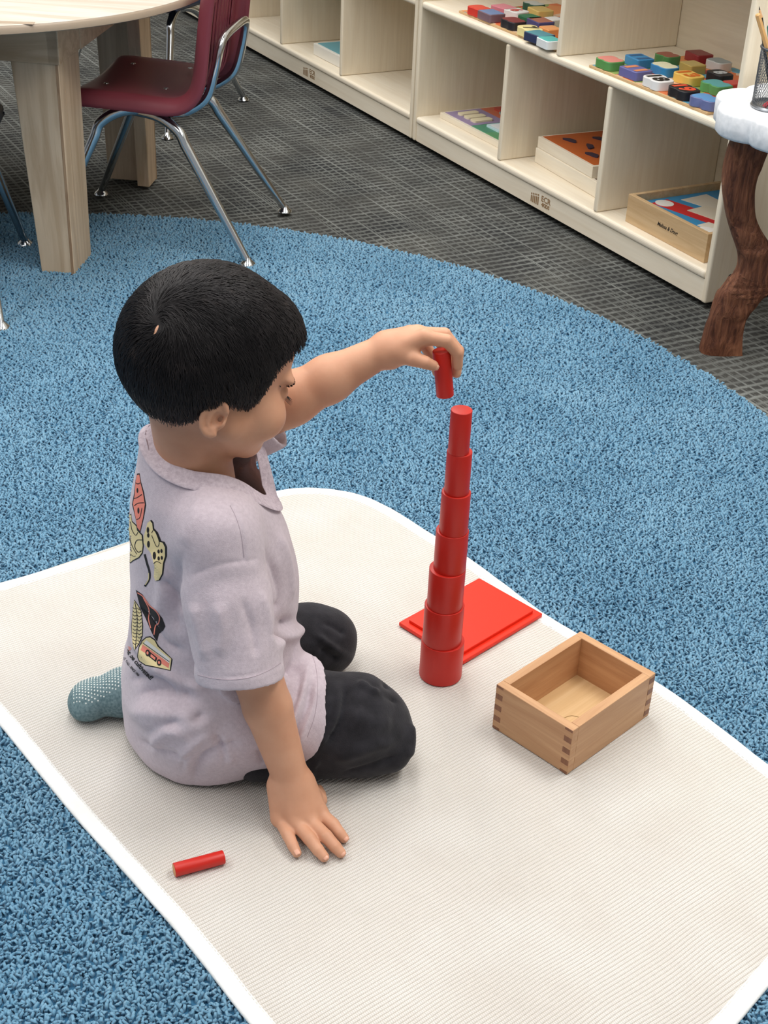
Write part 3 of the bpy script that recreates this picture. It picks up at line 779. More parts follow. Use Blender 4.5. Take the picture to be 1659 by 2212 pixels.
# flat picture puzzle, lower compartment beside the unit's end
r = thing('picture_puzzle', 'flat wooden picture puzzle with lilac, orange and green fields in the lower compartment', 'puzzle', on_shelf(86.2, 5.6, 6.72), SH_YAW)
Wp, Dp = 33.5, 24.0
MB().box((0, -Dp, 0), (Wp, 0, 1.5)).build('tray', 'birch_x', r, bevel=.12)
def patch(x0, x1, y0, y1, col, h=1.62, name='field'): MB().prism([(x0, y0), (x1, y0), (x1, y1), (x0, y1)], 1.46, h).build(name, flat(col), r, bevel=.03, seg=1)
patch(.9, 12, -23, -1, (98, 158, 110)); patch(12, 19, -23, -1, (84, 150, 120)); patch(19.2, 32.6, -12, -1, (158, 140, 176)); patch(19.2, 32.6, -23, -12, (206, 112, 82))
for x, y, w, d, c in ((22, -6, 2.6, 6, (238, 226, 190)), (25.4, -6, 2.6, 6, (238, 226, 190)), (28.8, -6, 2.2, 6, (238, 226, 190)), (14, -7, 6.5, 5.5, (206, 232, 238)), (14, -7, 5, 4, (240, 244, 246)),
                      (6, -4.5, 3.6, 4.2, (196, 84, 62)), (24, -17, 5, 6, (150, 158, 150)), (28.8, -17.5, 3.6, 5, (182, 74, 60)), (8, -15, 5, 6, (90, 150, 190))):
    MB().prism([(x + a, y + b) for a, b in rounded(w, d, .7)], 1.55, 1.62 + .5 + .02 * (w < 5.2)).build('puzzle_piece', flat(c), r, bevel=.08)
# dinosaur tray: two nested pale boxes
def crate(name, label, t0, n0, w, d, h, z, mat_name, floor_z=None, th=.9, yaw=0.0):
    r = thing(name, label, 'box', on_shelf(t0, n0, z), SH_YAW + yaw)
    MB().box((0, -th, 0), (w, 0, h)).build('front_board', mat_name, r, bevel=.1)
    MB().box((0, -d, 0), (w, -d + th, h)).build('back_board', mat_name, r, bevel=.1)
    MB().box((0, -d + th, 0), (th, -th, h)).build('side_board', mat_name, r, bevel=.1)
    MB().box((w - th, -d + th, 0), (w, -th, h)).build('side_board', mat_name, r, bevel=.1)
    MB().box((th, -d + th, 0), (w - th, -th, .6)).build('bottom_board', 'ply_pale', r)
    return r
(tf, nf) = shelf_tn(1165, 336, 6.8)
fb = thing('picture_puzzle', 'deep wooden puzzle box with dark animal shapes on an orange picture', 'puzzle', on_shelf(43.2, 5.6, 6.75), SH_YAW - .07)
Wf, Df = 34.0, 24.0
MB().box((0, -Df, 0), (Wf, 0, 3.6)).build('lower_box', 'birch_x', fb, bevel=.12)
MB().box((8.5, -Df, 3.62), (Wf, -.4, 6.4)).build('upper_tray', 'birch_x', fb, bevel=.12)
MB().box((9.3, -Df + .8, 6.3), (Wf - .8, -1.2, 6.46)).build('orange_picture', flat((196, 100, 44)), fb)
MB().box((1.0, -Df + 1, 3.5), (8.0, -1.0, 3.66)).build('dark_slot', flat((96, 72, 56)), fb)
for x, y, w, d, a in ((28, -6, 3.8, 2.4, .3), (22, -8, 3.6, 2.2, -.4), (16, -5, 3.8, 2.6, .2), (12.5, -12, 4.2, 2.6, .6), (21, -15, 4, 2.4, 0), (27, -14, 3.6, 2.4, .5), (15, -19, 4, 2.4, -.2), (24.5, -20, 3.6, 2.2, .1)):
    base = [(w / 2 * math.cos(t) * (1 + .25 * math.sin(3 * t)), d / 2 * math.sin(t) * (1 + .3 * math.cos(2 * t))) for t in np.linspace(0, 2 * math.pi, 19)[:-1]]
    P = [(x + p * math.cos(a) - q * math.sin(a), y + p * math.sin(a) + q * math.cos(a)) for p, q in base]
    MB().prism(P, 6.42, 6.75).build('animal_piece', flat((58, 48, 66)), fb)
# train puzzle box with burnt lettering
(tt, nt) = shelf_tn(1332, 482, 6.8)
trb = crate('puzzle_box', 'oak-coloured wooden box holding a red and blue train picture, dark lettering on its front', 5.2, 2.6, 27.6, 26.0, 6.3, 6.72, 'pine', th=1.1, yaw=-.01)
pic = MB().box((1.1, -24.9, 3.6), (26.5, -1.1, 4.6)).build('picture_tray', flat((58, 142, 190)), trb)
def pp(pts, col, z=4.66, name='picture_piece'): MB().prism(pts, 4.5, z).build(name, flat(col), pic)
pp([(1.6, -2), (26, -2), (26, -3.2), (1.6, -3.2)], (70, 160, 205))
pp([(2, -9.5), (24.5, -4.2), (25.3, -9.2), (3, -15.5)], (206, 40, 42))
pp([(7, -11.0), (17.5, -8.6), (18.5, -14.6), (8, -17.2)], (226, 214, 192), 4.74)
pp([(1.6, -6.4), (9, -4.6), (9.6, -8.2), (2.2, -10.2)], (232, 222, 204), 4.73)
pp([(3, -15.2), (12, -13.2), (12.6, -18), (4, -20.4)], (228, 218, 200), 4.72)
pp([(23.2 + 2.2 * math.cos(a), -6.8 + 2.0 * math.sin(a)) for a in np.linspace(0, 6.28, 17)[:-1]], (240, 236, 228), 4.74)
pp([(5.2 + 2.6 * math.cos(a), -4.6 + 2.0 * math.sin(a)) for a in np.linspace(0, 6.28, 17)[:-1]], (240, 236, 228), 4.74)
pp([(2, -20.5), (25, -20.5), (25, -24), (2, -24)], (62, 140, 186))
pp([(14, -15), (24, -12), (25, -20), (14, -20)], (226, 216, 198))
v, f = text_geo('Melissa & Doug', 1.2, shear=.3, bold=.02, width=.92)
MB().raw(np.stack([13.0 - v[:, 0] * 1.0, np.full(len(v), .05), 3.2 + v[:, 1]], 1), [tuple(reversed(q)) for q in f]).build('burnt_lettering', 'ink', trb)
yb = crate('puzzle_box', 'small wooden box with yellow toy pieces behind the train puzzle', 6.0, 28.9, 18.0, 4.6, 7.2, 6.72, 'pine', th=.7)
MB().box((3, -3.6, .7), (11, -1.0, 8.0)).build('yellow_piece', flat((176, 152, 60)), yb, bevel=.3)
MB().box((5, -3.0, 8.0), (7, -1.4, 9.2)).build('yellow_peg', flat((190, 170, 70)), yb, bevel=.2)
# second unit: green book-like board and a small block
gb = thing('picture_board', 'white board with a green and blue picture in the farther shelf unit', 'puzzle', on_shelf(170.8, 4.0, 6.75), SH_YAW)
MB().box((0, -20, 0), (24, 0, 3.4)).build('tray', flat((234, 230, 220)), gb, bevel=.15)
MB().box((1, -19, 3.3), (23, -1, 3.5)).build('printed_sky', flat((110, 168, 178)), gb)
MB().prism([(1.2, -18), (1.2, -4), (6, -3), (10, -6), (14, -9), (13, -14), (9, -18)], 3.4, 3.62).build('printed_leaves', flat((112, 140, 62)), gb)
ob = thing('wooden_block', 'small orange-tan wooden block in the farther shelf unit', 'toy', on_shelf(213.2, 13.0, 6.72), SH_YAW)
MB().box((0, -4, 0), (5.0, 0, 5.0)).build('cube_body', flat((206, 160, 124)), ob, bevel=.3)
# ---------------------------------------------------------------- red cylinders, lid, wooden box
CYL_H = 5.49
tower = [(5.5, 8.25, 144.26), (5.0, 8.11, 144.18), (4.5, 8.12, 144.04), (4.0, 8.36, 144.07), (3.5, 8.45, 143.9), (3.0, 8.47, 143.87), (2.5, 8.31, 143.62)]
words = ['widest red cylinder standing on the mat at the foot of the tower', 'second cylinder up in the red tower, resting on the widest one', 'third cylinder up in the red tower, beside the red lid',
         'fourth cylinder up, in the middle of the red tower', 'fifth cylinder up in the red tower, third below its top', 'sixth cylinder up in the red tower, just under the topmost one', 'narrow red cylinder on top of the tower']
def cyl_mesh(D, h=CYL_H):
    r = D / 2; b = .09
    return MB().lathe([(r - b, 0), (r - b * .5, b * .13), (r - b * .13, b * .5), (r, b), (r, h - b), (r - b * .13, h - b * .5), (r - b * .5, h - b * .13), (r - b, h)], 72)
for i, (D, x, y) in enumerate(tower):
    o = cyl_mesh(D).build('red_cylinder', 'red', smooth=30, loc=(x, y, i * CYL_H))
    tag(o, words[i], 'cylinder', 'red wooden stacking cylinders')
HC_M = at(957.5, 806, 142.3); hd = np.array([-.14, .03, 1.0]); hd /= np.linalg.norm(hd)
def oriented(mb, a, b, name, mat):
    o = mb.build(name, mat, smooth=30)
    d = Vector(tuple(b - a)).normalized(); q = Vector((0, 0, 1)).rotation_difference(d)
    o.rotation_mode = 'QUATERNION'; o.rotation_quaternion = q; o.location = (a[0] * .01, a[1] * .01, (a[2] + LIFT) * .01); return o
o = oriented(cyl_mesh(2.0), HC_M - hd * CYL_H / 2, HC_M + hd * CYL_H / 2, 'red_cylinder', 'red')
tag(o, 'thin red cylinder held between the child\'s fingers above the tower', 'cylinder', 'red wooden stacking cylinders')
la, lb = on(376, 1880, .72), on(485, 1851, .72)
ld_ = (lb - la) / np.linalg.norm(lb - la)
o = oriented(cyl_mesh(1.5), la, la + ld_ * CYL_H, 'red_cylinder', 'red')
o.location.z = (.75 + LIFT) * .01
tag(o, 'slim red cylinder lying on its side on the mat', 'cylinder', 'red wooden stacking cylinders')
e_ = MB().lathe([(.66, -.012), (.66, .0)], 40).build('bare_end', 'raw_end', o)

BX, BYW, BL, BW, BH = (22.98, 126.04), .809, 16.24, 11.7, 6.65
lid = thing('red_box_cover', 'flat bright red wooden box lid lying on the mat behind the tower', 'lid', (11.15, 146.26, 0), .807)
MB().box((0, 0, 0), (BL, BW, .62)).build('lid_plate', 'red_lit', lid, bevel=.14, seg=3)
MB().box((.95, .95, .6), (BL - .95, BW - .95, 1.08)).build('raised_panel', 'red_lit', lid, bevel=.1, seg=3)
bx = thing('wooden_box', 'open beech box with finger-jointed corners standing on the mat', 'box', (*BX, 0), BYW)
T_ = 1.15
MB().box((0, 0, 0), (T_, BW, BH)).build('end_board', 'beech_y', bx, bevel=.1)
MB().box((BL - T_, 0, 0), (BL, BW, BH)).build('end_board', 'beech_y', bx, bevel=.1)
MB().box((T_, 0, 0), (BL - T_, T_, BH)).build('side_board', 'beech', bx, bevel=.06)
MB().box((T_, BW - T_, 0), (BL - T_, BW, BH)).build('side_board', 'beech', bx, bevel=.06)
MB().box((T_, T_, .3), (BL - T_, BW - T_, .9)).build('bottom_board', 'ply_pale', bx)
sl = BH / 8
for cu in (0, 1):
    for cv in (0, 1):
        for k, (z0, z1) in enumerate([(0, .5), (1.5, 2.5), (3.5, 4.5), (5.5, 6.5), (7.5, 8)]):
            x0 = -.015 if cu == 0 else BL - .3; y0 = .0 if cv == 0 else BW - T_
            MB().box((x0, y0 + .04, z0 * sl + .03), (x0 + .315, y0 + T_ - .04, z1 * sl - .03)).build('finger_joint', 'beech_end', bx)
        for k, (z0, z1) in enumerate([(.5, 1.5), (2.5, 3.5), (4.5, 5.5), (6.5, 7.5)]):
            y0 = -.015 if cv == 0 else BW - .3; x0 = .0 if cu == 0 else BL - T_
            MB().box((x0 + .04, y0, z0 * sl + .03), (x0 + T_ - .04, y0 + .315, z1 * sl - .03)).build('finger_joint', 'beech_end' if cu else 'beech', bx)
fib = [((7, 6.2), (8.6, 4.8)), ((3.2, 3.6), (5.2, 3.0)), ((2.6, 2.4), (4.4, 2.9))]
for (x0, y0), (x1, y1) in fib:
    c = MB().tube(smooth_path([(x0, y0, .93), ((x0 + x1) / 2 + .25, (y0 + y1) / 2 + .3, .95), (x1, y1, .93)], 5), .025, 5).build('straw_fibre', flat((150, 128, 80)), bx)
# ---------------------------------------------------------------- implicit surfaces for the child
class Field:
    """signed distance on a grid (cm); shapes are blended in one after another, surface() turns it into quads"""
    def __init__(self, lo, hi, h):
        self.lo = np.array(lo, float); self.h = h
        self.n = np.ceil((np.array(hi) - self.lo) / h).astype(int) + 1
        self.d = np.full(self.n, 5.0, np.float32)
    def sub(self, lo, hi):
        a = np.clip(np.floor((np.array(lo) - self.lo) / self.h).astype(int), 0, self.n)
        b = np.clip(np.ceil((np.array(hi) - self.lo) / self.h).astype(int) + 1, 0, self.n)
        if np.any(b <= a): return None
        ax = [(self.lo[i] + self.h * np.arange(a[i], b[i])).astype(np.float32) for i in range(3)]
        X, Y, Z = ax[0][:, None, None], ax[1][None, :, None], ax[2][None, None, :]
        return (slice(a[0], b[0]), slice(a[1], b[1]), slice(a[2], b[2])), X, Y, Z
    def put(self, fn, lo, hi, k=0.0, op='add', pad=None):
        pad = (k * 1.2 + 3 * self.h) if pad is None else pad
        s = self.sub(np.array(lo) - pad, np.array(hi) + pad)
        if s is None: return self
        sl, X, Y, Z = s; e = fn(X, Y, Z).astype(np.float32); d = self.d[sl]
        if op == 'add':
            if k > 0:
                hh = np.clip(.5 + .5 * (e - d) / k, 0, 1); self.d[sl] = e + (d - e) * (1 - hh) - 0 if False else (e * (1 - hh) + d * hh - k * hh * (1 - hh))
            else: self.d[sl] = np.minimum(d, e)
        elif op == 'cut':
            if k > 0:
                e = -e; hh = np.clip(.5 - .5 * (e - d) / k, 0, 1); self.d[sl] = e * (1 - hh) + d * hh + k * hh * (1 - hh)
            else: self.d[sl] = np.maximum(d, -e)
        elif op == 'keep': self.d[sl] = np.maximum(d, e)
        elif op == 'offset': self.d[sl] = d + e
        return self
    def cone(self, a, b, ra, rb, k=.5, op='add'):
        a = np.asarray(a, float); b = np.asarray(b, float); m = max(ra, rb)
        return self.put(lambda X, Y, Z: d_cone(X, Y, Z, a, b, ra, rb), np.minimum(a, b) - m, np.maximum(a, b) + m, k, op)
    def chain(self, pts, radii, k=.3, kin=.15):
        for i in range(len(pts) - 1): self.cone(pts[i], pts[i + 1], radii[i], radii[i + 1], k if i == 0 else kin)
        return self
    def ell(self, c, r, R=None, k=.5, op='add'):
        c = np.asarray(c, float); m = max(r)
        return self.put(lambda X, Y, Z: d_ell(X, Y, Z, c, r, R), c - m, c + m, k, op)
    def surface(self):
        d = self.d; s = d < 0
        c = np.zeros(tuple(self.n - 1), np.uint8)
        for i in (0, 1):
            for j in (0, 1):
                for k in (0, 1): c += s[i:self.n[0] - 1 + i, j:self.n[1] - 1 + j, k:self.n[2] - 1 + k]
        act = (c > 0) & (c < 8); del c
        I = np.stack(np.nonzero(act), 1); idx = np.full(act.shape, -1, np.int32); idx[act] = np.arange(len(I)); del act
        acc = np.zeros((len(I), 3)); cnt = np.zeros(len(I))
        corner = lambda o: d[I[:, 0] + o[0], I[:, 1] + o[1], I[:, 2] + o[2]]
        for ax in range(3):
            o1, o2 = [q for q in range(3) if q != ax]
            for u in (0, 1):
                for v in (0, 1):
                    a = [0, 0, 0]; a[o1] = u; a[o2] = v; b = list(a); b[ax] = 1
                    da, db = corner(a), corner(b); m = (da < 0) != (db < 0)
                    t = np.where(m, da / np.where(m, da - db, 1), 0)
                    p = np.array(a, float)[None] + 0 * acc; p[:, ax] = t
                    acc += p * m[:, None]; cnt += m
        V = self.lo + self.h * (I + acc / cnt[:, None])
        quads = []
        for ax in range(3):
            o1, o2 = [(1, 2), (2, 0), (0, 1)][ax]
            sa = [slice(None)] * 3; sb = [slice(None)] * 3; sa[ax] = slice(0, -1); sb[ax] = slice(1, None)
            A, B = s[tuple(sa)], s[tuple(sb)]; E = np.stack(np.nonzero(A != B), 1)
            ok = (E[:, o1] > 0) & (E[:, o2] > 0) & (E[:, o1] < self.n[o1] - 1) & (E[:, o2] < self.n[o2] - 1); E = E[ok]
            inside = A[E[:, 0], E[:, 1], E[:, 2]]
            def cell(u, v):
                q = E.copy(); q[:, o1] -= u; q[:, o2] -= v; return idx[q[:, 0], q[:, 1], q[:, 2]]
            Q = np.stack([cell(1, 1), cell(0, 1), cell(0, 0), cell(1, 0)], 1)
            Q[~inside] = Q[~inside][:, ::-1]; quads.append(Q)
        Q = np.concatenate(quads); Q = Q[(Q >= 0).all(1)]
        used = np.unique(Q); m = np.zeros(len(V), np.int64); m[used] = np.arange(len(used)); return V[used], m[Q]
def relax(V, Q, n=2, k=.5):
    """evens out the grid steps of a surface"""
    E = np.concatenate([Q[:, [0, 1]], Q[:, [1, 2]], Q[:, [2, 3]], Q[:, [3, 0]]]); i, j = np.r_[E[:, 0], E[:, 1]], np.r_[E[:, 1], E[:, 0]]
    c = np.bincount(i, minlength=len(V)) + 1e-9
    on_ = (c > .5)[:, None]
    for _ in range(n): V = np.where(on_, V + k * (np.stack([np.bincount(i, V[j, a], len(V)) / c for a in range(3)], 1) - V), V)
    return V
def d_cone(X, Y, Z, a, b, ra, rb):
    ab = b - a; L2 = float(ab @ ab) + 1e-9
    t = np.clip(((X - a[0]) * ab[0] + (Y - a[1]) * ab[1] + (Z - a[2]) * ab[2]) / L2, 0, 1)
    return np.sqrt((X - a[0] - ab[0] * t) ** 2 + (Y - a[1] - ab[1] * t) ** 2 + (Z - a[2] - ab[2] * t) ** 2) - (ra + (rb - ra) * t)
def d_ell(X, Y, Z, c, r, R=None):
    x, y, z = X - c[0], Y - c[1], Z - c[2]
    if R is not None: x, y, z = (R[0][0] * x + R[0][1] * y + R[0][2] * z, R[1][0] * x + R[1][1] * y + R[1][2] * z, R[2][0] * x + R[2][1] * y + R[2][2] * z)
    k0 = np.sqrt((x / r[0]) ** 2 + (y / r[1]) ** 2 + (z / r[2]) ** 2); k1 = np.sqrt((x / r[0] ** 2) ** 2 + (y / r[1] ** 2) ** 2 + (z / r[2] ** 2) ** 2) + 1e-6
    return k0 * (k0 - 1) / k1
def d_lines(X, Y, Z, pts):
    """distance to a polyline"""
    m = None
    for a, b in zip(pts[:-1], pts[1:]):
        e = d_cone(X, Y, Z, np.asarray(a, float), np.asarray(b, float), 0, 0); m = e if m is None else np.minimum(m, e)
    return m
def bbox(pts, m): P = np.asarray(pts); return P.min(0) - m, P.max(0) + m

# ---- the child's own frame: a forward, b to the left, z up
CH0 = np.array([-20.0, 131.0, 0.0]); CYAW = math.radians(21.7)
FA = np.array([math.cos(CYAW), math.sin(CYAW), 0]); LB = np.array([-FA[1], FA[0], 0]); ZZ = np.array([0, 0, 1.0])
CM = np.stack([FA, LB, ZZ])                 # rows: local axes in world
def loc(P): return (np.asarray(P, float) - CH0) @ CM.T
def wld(P): return CH0 + np.asarray(P, float) @ CM
# ---- head frame
HC = at(446, 759, 130.0); HY, HP, HR_ = math.radians(34), math.radians(13), 0.0
h_f = np.array([math.cos(HY) * math.cos(HP), math.sin(HY) * math.cos(HP), -math.sin(HP)]); h_r = np.array([math.sin(HY), -math.cos(HY), 0]); h_u = np.cross(h_r, h_f)
HM = np.stack([h_f, h_r, h_u])
def hw(P): return HC + np.asarray(P, float) @ HM
NECK = wld((-.3, -.6, 35.0))
PERSON_LOC = np.array([CH0[0], CH0[1], 0.0])

def skin_mat():
    m = new_mat('skin', (206, 150, 114), .5, spec=.35); t = NT(m)
    v = t.coord((1, 1, 1)); a = t.noise(v, 28, 3); b = t.noise(v, 380, 3)
    t.color(t.ramp(a, [(.3, srgb(200, 146, 116)), (.7, srgb(212, 160, 130))]))
    t.bump(b, .06, .001)
    t.b.inputs['Subsurface Weight'].default_value = .12; t.b.inputs['Subsurface Radius'].default_value = (.9, .35, .2); t.b.inputs['Subsurface Scale'].default_value = .006
    return m
M['skin'] = skin_mat()

def head_field(h):
    lo = hw((0, 0, 0)) - np.array([14, 14, 18]); hi = hw((0, 0, 0)) + np.array([14, 14, 13])
    F = Field(lo, hi, h)
    F.ell(hw((-.1, 0, .3)), (8.6, 7.1, 8.1), HM, 0)
    F.ell(hw((3.2, 0, -4.6)), (5.5, 5.7, 6.0), HM, 1.6)
    F.ell(hw((4.2, 0, 1.0)), (5.2, 5.6, 5.0), HM, 1.0)
    for s in (-1, 1):
        F.ell(hw((5.2, s * 3.9, -5.4)), (2.9, 2.7, 2.7), HM, 1.4)
        F.cone(hw((1.0, s * 4.6, -6.0)), hw((5.4, s * 2.2, -9.2)), 2.0, 1.7, 1.5)
        F.ell(hw((7.5, s * 3.0, -1.3)), (1.0, 2.2, .7), HM, .9)                     # brow
    F.ell(hw((6.7, 0, -9.3)), (1.8, 1.9, 1.5), HM, 1.2)
    for s in (-1, 1):
        F.ell(hw((9.6, s * 3.05, -3.1)), (1.7, 1.6, 1.0), HM, .8, 'cut')             # eye hollow
        F.ell(hw((7.35, s * 3.05, -3.05)), (1.15, 1.35, 1.05), HM, .25)              # lid over the eyeball
    F.cone(hw((8.2, 0, -2.6)), hw((8.9, 0, -4.9)), .55, .75, .6)
    for s in (-1, 1): F.ell(hw((8.5, s * .8, -5.1)), (.65, .55, .5), HM, .3)
    F.ell(hw((8.2, 0, -7.0)), (.8, 1.5, .45), HM, .35); F.ell(hw((8.1, 0, -7.75)), (.75, 1.25, .45), HM, .35)
    F.cone(hw((-1.6, 0, -5.0)), NECK, 3.85, 3.95, 1.3)
    # ears
    for s in (-1, 1):
        E = np.stack([h_f * .82 + h_r * s * .45 - h_u * .22, h_r * s * .86 - h_f * .5, h_u * .96 + h_f * .20])
        E /= np.linalg.norm(E, axis=1)[:, None]
        c = np.array([-1.6, s * 6.7, -4.3]); cw = hw(c); SC = .74
        eh = lambda p: cw + SC * np.asarray(p, float) @ E
        sr = lambda *r: tuple(SC * q for q in r)
        F.ell(cw, sr(1.65, .62, 2.45), E, .35)
        F.ell(eh((.35, .62, .05)), sr(1.0, .5, 1.65), E, .25, 'cut')
        rim = [eh((1.55 * math.cos(t) * 1.02 - .05, .38, 2.45 * math.sin(t))) for t in np.linspace(math.radians(35), math.radians(300), 16)]
        for p, q in zip(rim[:-1], rim[1:]): F.cone(p, q, .28, .28, .15)
        inn = [eh((.15 + .75 * math.cos(t), .3, -.2 + 1.5 * math.sin(t))) for t in np.linspace(math.radians(80), math.radians(290), 10)]
        for p, q in zip(inn[:-1], inn[1:]): F.cone(p, q, .2, .2, .15)
        F.ell(eh((.1, .15, -2.15)), sr(.75, .45, .8), E, .35)                           # lobe
        F.ell(eh((1.2, .3, -.4)), sr(.4, .4, .6), E, .3)                                # tragus
        F.ell(eh((.75, .35, .0)), sr(.5, .8, .75), E, .2, 'cut')
    return F

# ---- arms and hands
SH_R = at(468, 1142, 122.5); WR_R = at(630, 1686, 117.4); EL_R = SH_R + (WR_R - SH_R) * .54 + np.array([-.5, .2, .3])
SH_L = wld((1.0, 9.2, 33.6)); EL_L = at(628, 862, 140.6); WR_L = at(836, 753, 143.0)
def right_arm(F):
    F.cone(SH_R, EL_R, 3.25, 2.75, 0); F.cone(EL_R, EL_R + (WR_R - EL_R) * .35, 2.7, 2.65, .8); F.cone(EL_R + (WR_R - EL_R) * .35, WR_R, 2.65, 1.95, .5)
    mcp = [on(604, 1768, 1.25), on(641, 1779, 1.5), on(668, 1772, 1.6), on(689, 1755, 1.6)]
    pip = [on(622, 1803, 1.15), on(668, 1811, 1.5), on(704, 1807, 1.5), on(719, 1781, 1.35)]
    dip = [on(633, 1827, .85), on(687, 1836, 1.0), on(724, 1829, 1.0), on(733, 1799, .95)]
    tip = [on(641, 1842, .62), on(700, 1851, .62), on(736, 1842, .62), on(743, 1810, .62)]
    heel = [WR_R + np.array([-1.25, -.1, -.8]), WR_R + np.array([-.45, -.5, -.7]), WR_R + np.array([.4, -.4, -.6]), WR_R + np.array([1.2, 0, -.7])]
    for h_, m_ in zip(heel, mcp): F.cone(h_, m_, 1.55, 1.02, .9)
    F.cone(WR_R + np.array([.2, 0, -.2]), (mcp[1] + mcp[2]) / 2 + np.array([0, .8, .1]), 1.9, 1.25, .9)
    rr = [(.76, .70, .62, .53), (.80, .74, .66, .57), (.82, .76, .67, .58), (.80, .74, .65, .56)]
    for i in range(4): F.chain([mcp[i], pip[i], dip[i], tip[i]], rr[i], .3, .12)
    for i in range(4): F.ell(mcp[i] + np.array([0, 0, .25]), (.8, .8, .7), None, .5)
    for i in range(4): F.ell(mcp[i] + np.array([-.1, .1, 1.12]), (.34, .3, .22), None, .25, 'cut')
    tb0 = WR_R + np.array([1.3, .6, -1.6]); t1 = on(688, 1728, 1.5); t2 = on(690, 1718, .9); t3 = on(688, 1706, .75)
    F.chain([tb0, t1, t2, t3], (1.35, .95, .75, .6), .8, .2)
    F.put(lambda X, Y, Z: -Z + .04 + 0 * X + 0 * Y, F.lo, F.lo + F.h * F.n, 0, 'keep')
    return [(tip[i], dip[i], pip[i]) for i in range(4)]
CYL_A, CYL_B = HC_M - hd * CYL_H / 2, HC_M + hd * CYL_H / 2
def left_arm(F):
    F.cone(SH_L, EL_L, 3.2, 2.85, 0); q = EL_L + (WR_L - EL_L) * .4
    F.cone(EL_L, q, 2.7, 2.55, 1.5); F.cone(q, WR_L, 2.5, 1.72, 1.2)
    Yc = HC_M[1]
    idx = [at(917, 729, Yc - .3), at(964, 736, Yc - .5), at(988, 762, Yc - .3), at(989, 790, Yc - .2)]
    mid = [at(903, 721, Yc + 1.2), at(960, 722, Yc + 1.6), at(990, 758, Yc + 1.5), at(986, 806, Yc + .9)]
    rng_ = [at(886, 721, Yc + 2.7), at(943, 727, Yc + 3.3), at(972, 768, Yc + 3.0), at(974, 806, Yc + 2.0)]
    pin = [at(870, 727, Yc + 4.0), at(914, 739, Yc + 4.8), at(938, 778, Yc + 4.6), at(944, 804, Yc + 3.6)]
    thb = [at(862, 762, Yc - .2), at(892, 774, Yc - 1.2), at(918, 783, Yc - 1.65), at(936, 790, Yc - 1.5)]
    for f_, w_ in ((idx, (-.1, -.8, -.2)), (mid, (0, 0, .2)), (rng_, (0, .7, .1)), (pin, (-.2, 1.3, -.3))):
        F.cone(WR_L + np.array(w_), f_[0], 1.45, 1.0, .8)
    F.cone(WR_L, (idx[0] + rng_[0]) / 2 + np.array([-.6, 0, -.5]), 1.6, 1.3, .9)
    for f_ in (idx, mid, rng_, pin): F.chain(f_, (.84, .73, .66, .56), .3, .14)
    F.chain(thb, (1.15, .9, .72, .6), .8, .14)
    F.cone(WR_L + np.array([.5, -.6, -.6]), thb[0], 1.45, 1.2, .7)
    F.put(lambda X, Y, Z: d_cone(X, Y, Z, CYL_A, CYL_B, .985, .985), np.minimum(CYL_A, CYL_B) - 1.2, np.maximum(CYL_A, CYL_B) + 1.2, 0, 'cut')
    return [(idx[3], idx[2], idx[1]), (mid[3], mid[2], mid[1]), (thb[3], thb[2], thb[1])]

HF = head_field(.165)
hs = HF.sub(HF.lo, HF.lo + HF.h * HF.n)
HF.put(lambda X, Y, Z: -(Z - (NECK[2] - 1.5)) + 0 * X + 0 * Y, HF.lo, HF.lo + HF.h * HF.n, 0, 'keep')
parts_v, parts_q = [], []
def add_surface(F, dst_v, dst_q):
    v, q = F.surface(); v = relax(v, q, 1, .4); n0 = sum(len(x) for x in dst_v); dst_v.append(v); dst_q.append(q + n0); return v
add_surface(HF, parts_v, parts_q)
FR = Field((-22, 106.5, -.6), (2, 126.5, 37.5), .135); nails_r = right_arm(FR); add_surface(FR, parts_v, parts_q)
FL = Field((-27, 135, 29), (9.5, 150, 50.5), .135); nails_l = left_arm(FL); add_surface(FL, parts_v, parts_q)
FT = Field(wld((0, 0, 0)) - np.array([16, 18, 0]), wld((0, 0, 0)) + np.array([21, 19, 38]), .4)     # trunk under the shirt
FT.cone(wld((-1, 0, 9)), wld((0, 0, 22)), 7.2, 6.6, 0).cone(wld((0, 0, 22)), wld((-.5, 0, 29)), 6.6, 5.6, 2)
FT.cone(wld((0, -6.5, 32)), wld((0, 6.5, 32)), 3.0, 3.0, 2).cone(wld((-1, 0, 30)), NECK + np.array([0, 0, 1]), 5.0, 3.75, 2)
FT.cone(wld((0, -6, 32)), SH_R, 3.0, 3.1, 1).cone(wld((0, 6, 32)), SH_L, 3.0, 3.1, 1)
FT.cone(wld((0, -5, 8)), wld((14, -10, 5.6)), 5.2, 3.6, 1).cone(wld((0, 5, 8)), wld((14, 7, 5.6)), 5.2, 3.6, 1)
add_surface(FT, parts_v, parts_q)
BV = np.concatenate(parts_v); BQ = np.concatenate(parts_q)
me = np_mesh('person', (BV - PERSON_LOC) * .01, BQ); me.shade_smooth()
person = link_mesh('person', me, 'skin', loc=PERSON_LOC)
tag(person, 'person with short black hair in a lilac t-shirt kneeling on the cream mat', 'person')
M['nail'] = new_mat('fingernail', (218, 162, 136), .35)
